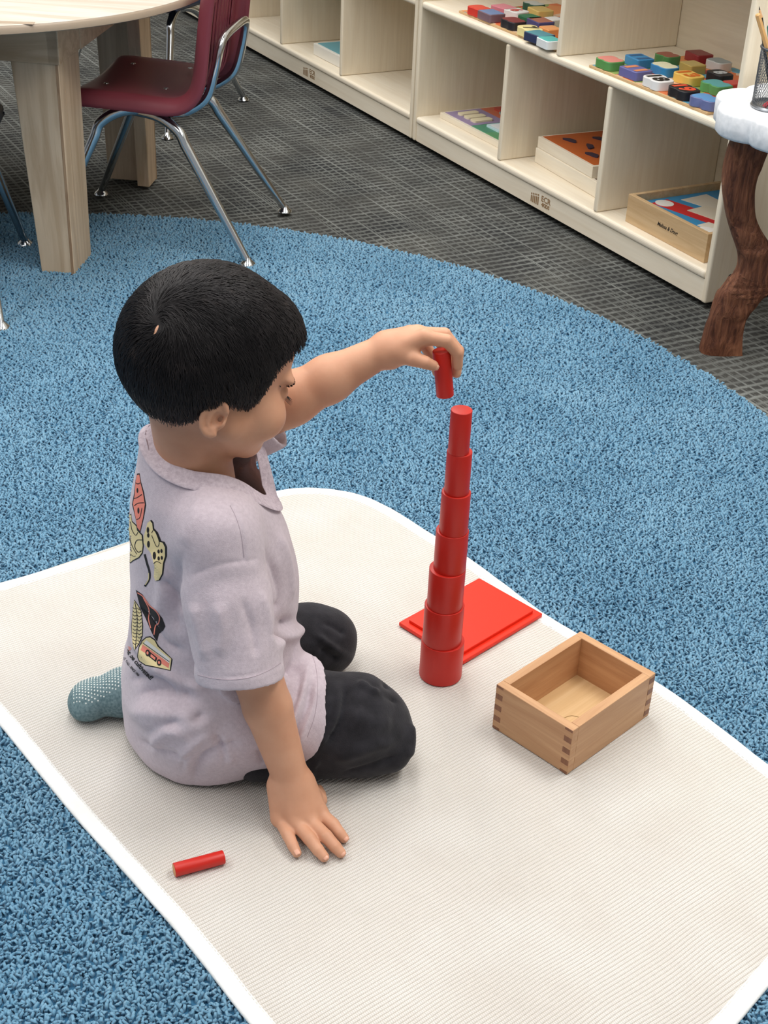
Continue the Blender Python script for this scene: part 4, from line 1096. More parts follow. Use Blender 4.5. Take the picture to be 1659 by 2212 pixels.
for (tp, dp, pp_) in nails_r + nails_l[2:]:
    d = (tp - dp) / np.linalg.norm(tp - dp); up = np.array([-.05, -.35, 1.0]) if tp[2] < 5 else np.array([-.1, -1.0, .35]); up = up - d * (up @ d); up /= np.linalg.norm(up); sd = np.cross(d, up)
    rr = .5
    c = tp + d * .12
    P = np.zeros((6, 7, 3))
    for i in range(6):
        for j in range(7):
            th = (j - 3) / 3 * .85; ln = -.42 + .84 * i / 5
            w = math.sqrt(max(0, 1 - (ln / .52) ** 4)) if ln > 0 else 1.0
            a = th * w * .82
            P[i, j] = c + d * ln + (sd * math.sin(a) + up * math.cos(a)) * (rr + .035 - .16 * max(0, ln) ** 2)
    nl = MB().grid(P).build('fingernail', 'nail', person, smooth=True, off=PERSON_LOC)
    nl.modifiers.new('thick', 'SOLIDIFY').thickness = .0006
# ---------------------------------------------------------------- clothes (built in the child's own frame)
SL = np.array([  # z, centre a, half depth, half breadth of the t-shirt
 (-1.0, -.2, 8.8, 10.0), (2.0, .1, 9.9, 11.3), (7.0, .3, 10.1, 11.6), (12.0, .9, 9.9, 11.2), (17.0, 1.3, 9.6, 10.9), (23.0, 1.3, 9.3, 10.7), (28.0, .9, 8.7, 10.7),
 (32.0, .3, 7.8, 10.2), (35.0, .0, 7.0, 8.9), (37.5, -.6, 5.9, 7.0), (39.5, -1.2, 5.0, 5.4), (41.5, -1.8, 3.6, 3.6), (43.0, -2.4, 1.6, 1.6)], float)
def d_torso(X, Y, Z):
    z = np.clip(Z, SL[0, 0], SL[-1, 0]); c, D, B = (np.interp(z, SL[:, 0], SL[:, i]).astype(np.float32) for i in (1, 2, 3))
    x, y = X - c, Y + 0 * Z
    k0 = np.sqrt((x / D) ** 2 + (y / B) ** 2) + 1e-5; k1 = np.sqrt((x / D ** 2) ** 2 + (y / B ** 2) ** 2) + 1e-5
    return np.maximum(k0 * (k0 - 1) / k1, Z - 43 + 0 * X)
R_SL0, R_SL1 = loc(SH_R) + np.array([.2, .5, -.9]), loc(at(519, 1468, 117.6))
L_SL0, L_SL1 = loc(SH_L) + np.array([0, -.4, 0]), loc(SH_L + (EL_L - SH_L) * .78)
TH_R = [np.array(q) for q in ((-1.5, -6.0, 8.6), (15.0, -10.6, 6.0))]; TH_L = [np.array(q) for q in ((-1.5, 5.5, 7.6), (15.5, 7.4, 4.9))]
def shirt_solid(h):
    F = Field((-15.5, -19, -1.0), (19, 17.5, 43.8), h); lo, hi = F.lo, F.lo + F.h * F.n
    F.put(d_torso, lo, hi, 0)
    F.cone(TH_R[0] + (0, 0, -.6), TH_R[1] + (0, 1.0, .9), 7.0, 6.3, 2.0); F.cone(TH_L[0] + (0, 0, -.6), TH_L[1] + (0, -.8, .6), 6.8, 5.9, 2.0)
    F.trunk = F.d.copy()
    m = R_SL0 + (R_SL1 - R_SL0) * .45
    F.cone((.2, -5.0, 32.2), R_SL0, 4.2, 4.25, 2.4); F.cone(R_SL0, m, 4.25, 4.6, 1.6); F.cone(m, R_SL1 + (R_SL1 - R_SL0) * .1, 4.6, 4.75, .8)
    F.cone((0, 5.5, 32.2), L_SL0, 4.6, 4.7, 2.0); F.cone(L_SL0, L_SL1 + (L_SL1 - L_SL0) * .15, 4.6, 4.5, 1.2)
    return F
S0 = shirt_solid(.5); v, q = S0.surface()
bvh0 = BVHTree.FromPolygons([tuple(p) for p in wld(v)], [tuple(int(i) for i in f) for f in q])
def hit(x, y, tree=None):
    d = ray(x, y); d = d / np.linalg.norm(d); r = (tree or bvh0).ray_cast(Vector(tuple(CAM)), Vector(tuple(d)))
    return None if r[0] is None else np.array(r[0])
def hits(px): return [loc(p) for p in (hit(x, y) for x, y in px) if p is not None]
SF = shirt_solid(.205)
FOLDS = [
 ([(492, 1556), (430, 1570), (348, 1590), (328, 1626)], .30, 1.0), ([(486, 1543), (430, 1548), (366, 1562), (310, 1585)], -.30, .8), ([(500, 1580), (440, 1604), (400, 1640), (392, 1668)], -.30, .8),
 ([(653, 1378), (644, 1440), (610, 1500), (596, 1545)], -.40, .7), ([(669, 1470), (665, 1529), (642, 1578), (634, 1610)], -.35, .6), ([(684, 1420), (680, 1500), (654, 1575), (640, 1615)], .22, .6),
 ([(282, 1470), (318, 1460), (350, 1475), (380, 1510)], -.28, .8), ([(300, 1560), (360, 1572), (420, 1600)], .2, .9),
 # traced creases (-) and ridges (+): points, height in cm, width in cm
 ([(383, 1263), (432, 1236), (490, 1217), (549, 1209)], -.10, .22), ([(391, 1280), (440, 1252), (495, 1232), (552, 1224)], .10, .7),
 ([(497, 1092), (515, 1130), (524, 1168), (527, 1206)], -.09, .20), ([(505, 1088), (524, 1128), (533, 1168), (536, 1206)], .07, .35),
 ([(396, 1200), (380, 1262), (376, 1320), (388, 1370)], -.25, 1.2), ([(420, 1300), (430, 1360), (445, 1430)], .22, 1.2),
 ([(352, 1245), (372, 1288), (392, 1330)], -.35, .8), ([(330, 1190), (350, 1235), (352, 1290), (340, 1340)], .28, 1.3),
 ([(586, 1372), (620, 1346), (656, 1318)], -.55, .8), ([(592, 1398), (628, 1372), (662, 1350)], .40, 1.0),
 ([(640, 1392), (628, 1450), (604, 1510), (590, 1560)], -.50, .7), ([(668, 1420), (654, 1490), (628, 1555), (612, 1600)], .38, .8),
 ([(652, 1450), (640, 1510), (618, 1560)], -.38, .5), ([(618, 1480), (612, 1530), (596, 1566)], .30, .6),
 ([(572, 1170), (596, 1240), (602, 1310), (596, 1360)], -.30, 1.0), ([(596, 1150), (624, 1220), (632, 1300)], .25, 1.2),
 ([(398, 1668), (404, 1628), (440, 1598), (500, 1578), (530, 1560)], .45, 1.1), ([(420, 1690), (430, 1645), (470, 1618), (520, 1600)], -.40, .9),
 ([(300, 1500), (340, 1490), (400, 1500), (470, 1530)], -.45, 1.2), ([(280, 1540), (330, 1540), (400, 1552), (460, 1572)], .40, 1.4),
 ([(290, 1440), (350, 1452), (420, 1486), (470, 1500)], .30, 1.1), ([(300, 1600), (350, 1625), (400, 1640)], -.25, 1.0),
 ([(466, 1585), (478, 1610), (486, 1645)], -.28, .35), ([(476, 1582), (490, 1610), (500, 1650)], .20, .6), ([(560, 1620), (570, 1650), (590, 1672)], -.25, .6),
 ([(300, 1310), (330, 1350), (372, 1400), (420, 1440)], -.35, .9), ([(284, 1380), (320, 1420), (360, 1450)], .25, 1.0),
 ([(440, 1060), (420, 1120), (396, 1180)], .14, 1.2), ([(470, 1300), (480, 1360), (470, 1420)], .18, .9), ([(520, 1290), (545, 1360), (555, 1420)], -.20, .8), ([(560, 1270), (580, 1340), (590, 1400)], .18, .9),
 ([(430, 1452), (500, 1462), (560, 1452), (606, 1428)], -.06, .16), ([(428, 1464), (500, 1474), (560, 1464), (610, 1440)], .06, .5)]
def ripple(X, Y, Z):
    return .10 * np.sin(.55 * X + .35 * Y + .5 * np.sin(.4 * Z)) * np.sin(.45 * Z - .3 * X) + .05 * np.sin(1.1 * Y + .8 * Z + 1.0) * np.sin(.9 * X + .4 * Z)
full = (SF.lo, SF.lo + SF.h * SF.n)
SF.put(ripple, *full, 0, 'offset', pad=0)
solid = SF.d.copy()
TH = .46
SF.d = np.maximum(SF.d, -(SF.d + TH))                                                   # a hollow cloth shell
def cut_plane(F, p, n, lo=None, hi=None):                                              # removes what lies beyond p along n
    n = np.asarray(n, float) / np.linalg.norm(n); p = np.asarray(p, float)
    a, b = (full if lo is None else (lo, hi))
    F.put(lambda X, Y, Z: (X - p[0]) * n[0] + (Y - p[1]) * n[1] + (Z - p[2]) * n[2], a, b, 0, 'keep', pad=0)
ax_r = (R_SL1 - R_SL0) / np.linalg.norm(R_SL1 - R_SL0)
nr = ax_r + np.array([-.10, 0, 0]); b0 = R_SL1 - ax_r * 0
for A0, A1, nn, rr in ((R_SL0, R_SL1, nr, 6.5), (L_SL0, L_SL1, L_SL1 - L_SL0, 6.5)):
    nn = nn / np.linalg.norm(nn); s_, X, Y, Z = SF.sub(A1 - 10, A1 + 10)
    pl = (X - A1[0]) * nn[0] + (Y - A1[1]) * nn[1] + (Z - A1[2]) * nn[2]
    near = (X - A1[0]) ** 2 + (Y - A1[1]) ** 2 + (Z - A1[2]) ** 2 < rr ** 2 * 1.6
    SF.d[s_] = np.where((SF.trunk[s_] > .55) & near, np.maximum(SF.d[s_], pl), SF.d[s_])
NC, NRA, NRB = (1.2, -.6), 6.8, 6.4                                                   # neck opening seen from above
SF.put(lambda X, Y, Z: np.where(Z > 29, 4.5 * (1 - np.sqrt(((X - NC[0]) / NRA) ** 2 + ((Y - NC[1]) / NRB) ** 2)), -9), *full, 0, 'keep', pad=0)
hem_z, hem_a = (-1, .6, 3, 6, 9, 12, 15, 20), (3.0, 4.2, 7.0, 8.9, 10.0, 10.6, 12.5, 16)
SF.put(lambda X, Y, Z: .7 * (X - np.interp(Z, hem_z, hem_a).astype(np.float32) + 1.6 * np.clip(Y / 6, 0, 1)), *full, 0, 'keep', pad=0)
SF.put(lambda X, Y, Z: .45 + .25 * np.sin(.5 * X + 1) - Z + 0 * Y, *full, 0, 'keep', pad=0)
SVl, SQ = SF.surface(); SVl = relax(SVl, SQ, 7, .5)
G_ = np.stack(np.gradient(solid), -1)
def creases(V, folds, G, lo, h, hitf):
    """pushes the cloth in along creases and out along ridges"""
    I = np.clip(np.round((V - lo) / h).astype(int), 0, np.array(G.shape[:3]) - 1); N = G[I[:, 0], I[:, 1], I[:, 2]]; N = N / (np.linalg.norm(N, axis=1)[:, None] + 1e-6)
    D = np.zeros(len(V))
    for px, A, w in folds:
        P = hitf(px)
        if len(P) < 2: continue
        P = np.array(smooth_path(P, 4)); k = w * .75 if abs(A) > .12 else w
        m = np.all((V > P.min(0) - 3 * k) & (V < P.max(0) + 3 * k), axis=1)
        if not m.any(): continue
        d = np.full(int(m.sum()), 9.0); s = np.zeros(int(m.sum())); Vm = V[m]
        for i in range(len(P) - 1):
            a, b = P[i], P[i + 1]; ab = b - a; t = np.clip((Vm - a) @ ab / (ab @ ab + 1e-9), 0, 1); q = np.linalg.norm(Vm - a - t[:, None] * ab, axis=1)
            c = q < d; d = np.where(c, q, d); s = np.where(c, (i + t) / (len(P) - 1), s)
        fade = np.clip(np.minimum(s, 1 - s) * 5 + .15, 0, 1)           # folds run out at their ends
        if abs(A) <= .12: D[m] += A * np.exp(-(d / k) ** 2)
        elif A > 0: D[m] += 1.9 * A * fade * np.exp(-(d / k) ** 2)
        else: D[m] += 2.1 * A * fade * np.exp(-(np.sqrt(d * d + .01) - .1) / (.75 * k))
    return V + N * D[:, None]
SVl = relax(creases(SVl, FOLDS, G_, SF.lo, SF.h, hits), SQ, 1, .35); SVw = wld(SVl)
def shirt_mat():
    m = new_mat('lilac_cotton', (200, 186, 196), .95, spec=.1); t = NT(m)
    v = t.coord((1, 1, 1)); a = t.noise(v, 240, 4, .65); b = t.noise(v, 7, 3); c = t.noise(v, 900, 2)
    k = t.math('ADD', t.math('MULTIPLY', a, .7), t.math('MULTIPLY', b, .3))
    t.color(t.ramp(k, [(.32, srgb(192, 178, 187)), (.5, srgb(202, 188, 197)), (.70, srgb(212, 199, 207))]))
    t.bump(t.math('ADD', t.math('MULTIPLY', a, .6), c), .3, .0012)
    t.b.inputs['Sheen Weight'].default_value = .2; t.b.inputs['Sheen Roughness'].default_value = .6
    return m
M['lilac'] = shirt_mat()
me = np_mesh('t_shirt', (SVw - PERSON_LOC) * .01, SQ); me.shade_smooth()
shirt = link_mesh('t_shirt', me, 'lilac', person); shirt['label'] = 'lilac grey cotton t-shirt printed on the back'
sbvh = BVHTree.FromPolygons([tuple(p) for p in SVw], [tuple(int(i) for i in f) for f in SQ])
# ribbed collar that sits in the neck opening
col = []
for i in range(97):
    th = 2 * math.pi * i / 96; c, s = math.cos(th), math.sin(th)
    a, b = NC[0] + (NRA + .25) * c, NC[1] + (NRB + .25) * s
    r = sbvh.ray_cast(Vector(tuple(wld((a, b, 45)))), Vector((0, 0, -1)))
    z = r[0].z if r[0] is not None else 37
    col.append((a, b, z))
col = np.array(col); col[:, 2] = np.convolve(np.r_[col[-9:-1, 2], col[:, 2], col[1:9, 2]], np.ones(9) / 9, 'same')[8:-8]
prof_c = [(.6, -.04), (.55, .12), (.1, .24), (-.4, .46), (-.85, .74), (-1.1, .92), (-1.26, .88), (-1.1, .62), (-.7, .28), (-.3, -.15), (.2, -.3)]
rows = []
for i in range(97):
    th = 2 * math.pi * i / 96; o2 = np.array([math.cos(th) / NRA, math.sin(th) / NRB]); o2 /= np.linalg.norm(o2)
    fr = .5 + .5 * math.cos(th)      # flatter at the front
    ring = [(col[i][0] + o2[0] * u, col[i][1] + o2[1] * u, col[i][2] - .12 + w * (1 - .15 * fr) - .55 * u * fr) for u, w in prof_c]
    rows.append(ring + ring[:1])
cb = MB().grid(wld(np.array(rows).reshape(-1, 3)).reshape(97, -1, 3)); 
def rib_mat():
    m = new_mat('lilac_rib', (200, 186, 196), .95, spec=.1); t = NT(m); v = t.coord((1, 1, 1))
    t.color(t.ramp(t.noise(v, 240, 4, .65), [(.34, srgb(184, 169, 179)), (.66, srgb(210, 197, 205))])); t.bump(t.noise(v, 700, 2), .4, .001); return m
M['lilac_rib'] = rib_mat()
cb.build('collar', 'lilac_rib', shirt, smooth=True, off=PERSON_LOC, fix=True)
def thread(path, name, r=.035, mat=(184, 168, 178)):
    g = MB().tube(path, r, 5).build(name, flat(mat), shirt, smooth=True, off=PERSON_LOC); return g
for off_ in (.75, 1.05):
    P = []
    for i in range(0, 97):
        th = 2 * math.pi * i / 96; a, b = NC[0] + (NRA + off_ + .25) * math.cos(th), NC[1] + (NRB + off_ + .25) * math.sin(th)
        r = sbvh.ray_cast(Vector(tuple(wld((a, b, 45)))), Vector((0, 0, -1)))
        if r[0] is not None and (not P or np.linalg.norm(np.array(r[0]) - P[-1]) < 1.0): P.append(np.array(r[0]) + np.array(r[1]) * .01)
    if len(P) > 5: thread(P, 'collar_stitching')
def shot(x, y, off_=.02):
    d = ray(x, y); d /= np.linalg.norm(d); r = sbvh.ray_cast(Vector(tuple(CAM)), Vector(tuple(d)))
    if r[0] is None: return None
    n = np.array(r[1]); n = n if n @ d < 0 else -n
    return np.array(r[0]) + n * off_
for nm, px in (('sleeve_seam', [(384, 1262), (408, 1248), (432, 1236), (460, 1226), (490, 1217), (520, 1211), (548, 1209)]), ('cuff_stitching', [(427, 1458), (465, 1466), (505, 1468), (545, 1462), (580, 1448), (606, 1432)]),
               ('shoulder_seam', [(497, 1092), (508, 1114), (517, 1140), (523, 1168), (527, 1204)]), ('hem_stitching', [(668, 1398), (682, 1440), (686, 1490), (680, 1545), (664, 1592)])):
    P = [p for p in (shot(*q) for q in smooth_path(px, 6)) if p is not None]
    keep = [P[0]] if P else []
    for p in P[1:]:
        if np.linalg.norm(p - keep[-1]) < 1.2: keep.append(p)
    if len(keep) > 5: thread(keep, nm, .03)

# ---- the print on the back, laid on the cloth
from mathutils.geometry import tessellate_polygon
def decal(name, polys, rgb, lift):
    """polys in photograph coordinates of the printed motif; each is cut fine and laid onto the cloth"""
    bm = bmesh.new()
    for poly in polys:
        vs_ = [bm.verts.new((x, y, 0)) for x, y in poly]
        for t in tessellate_polygon([[Vector((x, y, 0)) for x, y in poly]]):
            try: bm.faces.new([vs_[i] for i in t])
            except ValueError: pass
    for _ in range(4):
        es = [e for e in bm.edges if e.calc_length() > 5]
        if not es: break
        bmesh.ops.subdivide_edges(bm, edges=es, cuts=1); bmesh.ops.triangulate(bm, faces=bm.faces)
    return lay(name, np.array([(v.co.x, v.co.y) for v in bm.verts]), (bm.verts.index_update(), [tuple(v.index for v in f.verts) for f in bm.faces])[1], rgb, lift)
def lay(name, xy, faces, rgb, lift):
    P = [shot(x, y, lift) for x, y in xy]
    F = [f for f in faces if all(P[i] is not None for i in f) and max(np.linalg.norm(P[f[i]] - P[f[i - 1]]) for i in range(len(f))) < 1.6]
    used = sorted({i for f in F for i in f}); m = {u: k for k, u in enumerate(used)}
    if not F: return None
    return MB().raw([P[u] for u in used], [tuple(m[i] for i in f) for f in F]).build(name, flat(rgb, .8), shirt, off=PERSON_LOC)
cr = lambda pts: [(240 + x / 4.425, 1000 + y / 4.425) for x, y in pts]
def grow(poly, k):
    P = np.array(poly); c = P.mean(0); d = P - c; L = np.linalg.norm(d, axis=1)[:, None]; return [tuple(q) for q in c + d * (L + k) / L]
def oval(cx, cy, rx, ry, n=14): return [(cx + rx * math.cos(t), cy + ry * math.sin(t)) for t in np.linspace(0, 2 * math.pi, n + 1)[:-1]]
def stroke(pts, w):
    P = smooth_path([np.array(p, float) for p in pts], 4); T = np.gradient(P, axis=0); T /= np.linalg.norm(T, axis=1)[:, None] + 1e-9
    N = np.stack([-T[:, 1], T[:, 0]], 1) * w / 2
    return [[tuple(P[i] + N[i]), tuple(P[i + 1] + N[i + 1]), tuple(P[i + 1] - N[i + 1]), tuple(P[i] - N[i])] for i in range(len(P) - 1)]
INK, CREAM, CORAL, WHITE = (34, 30, 32), (240, 220, 166), (240, 140, 122), (240, 236, 230)
letters = [(250, 110), (274, 105), (286, 185), (312, 282), (331, 400), (312, 520), (281, 655), (254, 622), (236, 520), (208, 392), (226, 300), (236, 180)]
decal('printed_outline', [cr(grow(letters, 7))], INK, .03); decal('printed_lettering', [cr(grow(letters, -6))], CORAL, .05)
decal('printed_counters', [cr(oval(257, 262, 8, 24)), cr(oval(266, 455, 9, 30))] + [cr(q) for q in stroke([(240, 190), (262, 200), (284, 190)], 7) + stroke([(222, 340), (255, 330), (300, 300)], 7) + stroke([(226, 410), (262, 385), (318, 380)], 7) + stroke([(248, 540), (280, 520), (300, 430)], 6)], INK, .07)
hand = [(176, 482), (195, 492), (202, 560), (246, 602), (252, 640), (298, 690), (308, 790), (300, 858), (268, 902), (214, 930), (178, 960), (158, 820), (160, 640)]
decal('printed_outline', [cr(grow(hand, 8))], INK, .03); decal('printed_hand', [cr(grow(hand, -3))], CREAM, .05)
decal('printed_lines', [cr(q) for q in stroke([(190, 560), (205, 640), (240, 690), (262, 660)], 6) + stroke([(180, 720), (210, 800), (250, 870)], 6) + stroke([(300, 735), (250, 740), (232, 800), (262, 850), (296, 840)], 7) + stroke([(180, 860), (215, 890), (240, 890)], 5)], INK, .07)
pad = [(350, 572), (376, 550), (396, 575), (402, 632), (438, 672), (468, 752), (498, 760), (520, 805), (520, 890), (498, 960), (488, 1060), (458, 1118), (426, 1128), (412, 1090), (418, 990), (382, 862), (350, 822), (312, 762), (316, 690), (335, 632)]
decal('printed_outline', [cr([(x + 11, y - 3) for x, y in grow(pad, 5)])], INK, .03); decal('printed_controller', [cr(grow(pad, -2))], CREAM, .05)
decal('printed_buttons', [cr(oval(*q)) for q in ((458, 845, 11, 20), (486, 840, 11, 20), (458, 912, 11, 20), (488, 905, 11, 19), (362, 775, 13, 33), (418, 885, 15, 38), (357, 640, 12, 30), (360, 690, 11, 22))] + [cr(q) for q in stroke([(392, 668), (418, 640), (464, 752), (440, 800), (392, 690)], 6) + stroke([(412, 960), (440, 940), (482, 960)], 6)], INK, .07)
decal('printed_curve', [cr(q) for q in stroke([(322, 872), (345, 960), (368, 1040), (366, 1110), (324, 1180)], 20)], INK, .03)
decal('printed_curve_fill', [cr(q) for q in stroke([(362, 1050), (360, 1110), (330, 1165)], 7)], CREAM, .05)
wing = [(238, 1212), (300, 1255), (370, 1360), (440, 1420), (490, 1482), (520, 1560), (500, 1600), (460, 1632), (440, 1705), (410, 1662), (380, 1600), (330, 1482), (280, 1382)]
decal('printed_dark_shape', [cr(wing)], INK, .03)
decal('printed_coral_lines', [cr(q) for q in stroke([(255, 1240), (310, 1278), (370, 1362), (430, 1412), (463, 1470), (456, 1530), (425, 1560), (412, 1640)], 10) + stroke([(310, 1285), (366, 1400), (360, 1490), (382, 1580)], 9)], CORAL, .05)
cell = [(225, 1312), (264, 1370), (290, 1422), (302, 1550), (300, 1650), (270, 1722), (225, 1792), (205, 1700), (200, 1560), (210, 1420)]
decal('printed_outline', [cr(grow(cell, 6))], INK, .03); decal('printed_coil', [cr(grow(cell, -2))], CREAM, .05)
cl = []
for i in range(11):
    y = 1380 + i * 34; cl += stroke([(212, y), (232, y + 14), (250, y + 4)], 6) + stroke([(256, y + 6), (274, y + 20), (296, y + 4)], 6)
decal('printed_lines', [cr(q) for q in cl + stroke([(232, 1330), (252, 1450), (252, 1600), (236, 1770)], 6)], INK, .07)
tape = [(338, 1668), (376, 1662), (420, 1692), (452, 1752), (582, 1872), (566, 1982), (330, 1930), (272, 1892), (256, 1850), (270, 1762), (300, 1702)]
decal('printed_outline', [cr(grow(tape, 7))], INK, .03); decal('printed_cassette', [cr(grow(tape, -4))], CREAM, .05)
decal('printed_coral_band', [cr([(286, 1790), (306, 1735), (560, 1912), (552, 1962)])], CORAL, .062); decal('printed_white_band', [cr([(318, 1722), (340, 1690), (566, 1872), (556, 1912)])], WHITE, .066)
decal('printed_reels', [cr(oval(354, 1816, 22, 34)), cr(oval(462, 1908, 22, 32)), cr([(372, 1800), (446, 1862), (432, 1906), (362, 1850)])] + [cr(q) for q in stroke([(306, 1716), (560, 1898)], 6)], INK, .075)
decal('printed_reel_hubs', [cr(oval(354, 1816, 10, 17)), cr(oval(462, 1908, 10, 16)), cr([(386, 1824), (430, 1862), (422, 1884), (380, 1850)])], CORAL, .09)
decal('printed_coral_splash', [cr(oval(150, 1775, 45, 24))], (226, 150, 138), .03)
def print_text(s, p0, p1, size, mat=INK, lift=.05):
    v, f = text_geo(s, 1.0, bold=.03); x0, x1 = v[:, 0].min(), v[:, 0].max()
    p0, p1 = np.array(cr([p0])[0]), np.array(cr([p1])[0]); d = p1 - p0; L = np.linalg.norm(d); d /= L; up = np.array([d[1], -d[0]])
    q = p0 + ((v[:, :1] - x0) / (x1 - x0) * L) * d + v[:, 1:2] * size * up
    # a gentle sag like the printed arc
    s_ = ((v[:, 0] - x0) / (x1 - x0))[:, None]; q = q - up * (4 * s_ * (1 - s_)) * 3.0
    lay('printed_text', q, f, mat, lift)
print_text('annot be cultivated!', (108, 1716), (392, 2062), 13.5)
print_text('OFF THE WALL - SINCE 1966', (92, 1800), (268, 2032), 7.0)

# ---------------------------------------------------------------- black trousers
PF = Field((-14, -19, -.4), (25, 16, 17.5), .25)
PF.cone((-1.5, -4.0, 7.2), (-1.5, 4.0, 7.2), 6.2, 6.2, 0)
for (A0, A1), kn, sh0, sh1 in ((TH_R, (16.9, -10.8, 4.9), (15.8, -11.6, 3.9), (3.5, -9.2, 3.2)), (TH_L, (17.0, 7.4, 4.3), (16.4, 8.0, 3.6), (-4, 6.5, 3.2))):
    q_ = 0 if A1[1] < 0 else -.9
    PF.cone(A0, A1, 5.9, 5.4 + q_, 1.5); PF.cone(A1, kn, 5.4 + q_, 4.6 + q_ * .5, 1.0); PF.cone(kn, sh0, 4.6 + q_ * .5, 4.2, 1.0); PF.cone(sh0, sh1, 4.3, 3.5, .9)
PF.ell((18.4, -11.4, 3.4), (3.1, 4.8, 3.4), None, 1.0)
v, q = PF.surface(); pb0 = BVHTree.FromPolygons([tuple(p) for p in wld(v)], [tuple(int(i) for i in f) for f in q])
TROUSER_FOLDS = [([(745, 1478), (742, 1520), (728, 1570), (700, 1610)], -.35, .5), ([(735, 1470), (730, 1530), (714, 1580), (690, 1615)], .25, .6), ([(795, 1487), (840, 1484), (878, 1494)], -.40, .6), ([(770, 1476), (820, 1500), (884, 1518)], .35, .7), ([(800, 1500), (860, 1515), (888, 1520)], -.25, .5),
                 ([(690, 1640), (676, 1662), (672, 1680)], .25, .4), ([(880, 1500), (886, 1560), (880, 1640)], .3, 1.2), ([(700, 1345), (745, 1370), (772, 1420)], -.25, .5), ([(680, 1370), (720, 1400), (760, 1425), (786, 1432)], .28, .6), ([(690, 1400), (730, 1425), (775, 1445)], -.35, .5),
                 ([(720, 1640), (790, 1620), (860, 1600)], .25, 1.2), ([(740, 1670), (800, 1655), (870, 1630)], -.2, .9), ([(760, 1540), (800, 1560), (850, 1560)], .2, 1.3)]
PF.put(lambda X, Y, Z: .12 * np.sin(.7 * X + .5 * Z) * np.sin(.5 * Y + .6 * Z), PF.lo, PF.lo + PF.h * PF.n, 0, 'offset', pad=0)
GP = np.stack(np.gradient(PF.d), -1)
PF.put(lambda X, Y, Z: .03 - Z + 0 * X + 0 * Y, PF.lo, PF.lo + PF.h * PF.n, 0, 'keep', pad=0)
def trouser_mat():
    m = new_mat('black_twill', (38, 37, 41), .9, spec=.15); t = NT(m); v = t.coord((1, 1, 1))
    w = t.noise(t.coord((900, 500, 700)), 1.0, 2); t.color(t.ramp(t.noise(v, 60, 4), [(.3, srgb(34, 33, 37)), (.7, srgb(50, 49, 54))])); t.bump(w, .35, .0012)
    t.b.inputs['Sheen Weight'].default_value = .12; return m
M['twill'] = trouser_mat()
v, q = PF.surface(); v = relax(creases(relax(v, q, 2, .5), TROUSER_FOLDS, GP, PF.lo, PF.h, lambda px: [loc(p) for p in (hit(x, y, pb0) for x, y in px) if p is not None]), q, 1, .35); v[:, 2] = np.maximum(v[:, 2], .03); me = np_mesh('trousers', (wld(v) - PERSON_LOC) * .01, q); me.shade_smooth()
tr = link_mesh('trousers', me, 'twill', person); tr['label'] = 'black loose trousers'

# ---------------------------------------------------------------- sock with grip dots on its sole
KF = Field((-19, 1, -.3), (-2, 12.5, 8), .15)
KF.cone((-4.0, 5.6, 3.3), (-8.7, 6.4, 3.0), 3.0, 2.95, 0); KF.cone((-8.7, 6.4, 3.0), (-13.0, 7.3, 2.2), 2.9, 2.15, .8)
KF.cone((-13.0, 6.3, 1.9), (-13.2, 8.5, 1.8), 1.8, 1.6, .8); KF.ell((-11.4, 9.0, 2.0), (2.6, 1.6, 1.7), None, .9); KF.ell((-14.2, 7.2, 1.5), (1.1, 2.1, 1.2), None, .7)
KF.put(lambda X, Y, Z: .02 - Z + 0 * X + 0 * Y, KF.lo, KF.lo + KF.h * KF.n, 0, 'keep', pad=0)
def sock_mat():
    m = new_mat('teal_grey_knit', (110, 134, 140), .95, spec=.1); t = NT(m); v = t.coord((1, 1, 1))
    t.color(t.ramp(t.noise(v, 300, 3), [(.3, srgb(92, 116, 122)), (.7, srgb(128, 150, 154))])); t.bump(t.noise(v, 1200, 2), .4, .001); return m
M['sock'] = sock_mat()
v, q = KF.surface(); me = np_mesh('sock', (wld(v) - PERSON_LOC) * .01, q); me.shade_smooth()
sock = link_mesh('sock', me, 'sock', person); sock['label'] = 'teal grey sock with white grip dots on its sole'
kb = BVHTree.FromPolygons([tuple(p) for p in wld(v)], [tuple(int(i) for i in f) for f in q])
dots = MB(); ax = np.array([-9.6, 1.7, 0]) / 9.75; sd = np.array([-ax[1], ax[0], 0])
for i in range(34):
    for j in range(-7, 8):
        p = np.array([-3.5, 5.9, 0]) + ax * (i * .36) + sd * (j * .38 + (i % 2) * .19)
        e = ((i * .36 - 5.6) / 5.9) ** 4 + ((j * .38) / 2.5) ** 4
        if e > 1: continue
        r = kb.ray_cast(Vector(tuple(wld(p + np.array([0, 0, 9])))), Vector((0, 0, -1)))
        if r[0] is None or r[1].z < .35: continue
        n = np.array(r[1]); c = np.array(r[0]); u = np.cross(n, [1, 0, 0]); u /= np.linalg.norm(u); w = np.cross(n, u)
        ring = [c + (u * math.cos(t) + w * math.sin(t)) * .105 for t in np.linspace(0, 2 * math.pi, 8)[:-1]] + [c + n * .05]
        dots.raw(ring, [(k, (k + 1) % 7, 7) for k in range(7)])
dt = dots.build('grip_dots', flat((222, 226, 222), .6), sock, smooth=True, off=PERSON_LOC, fix=True); dt['kind'] = 'stuff'

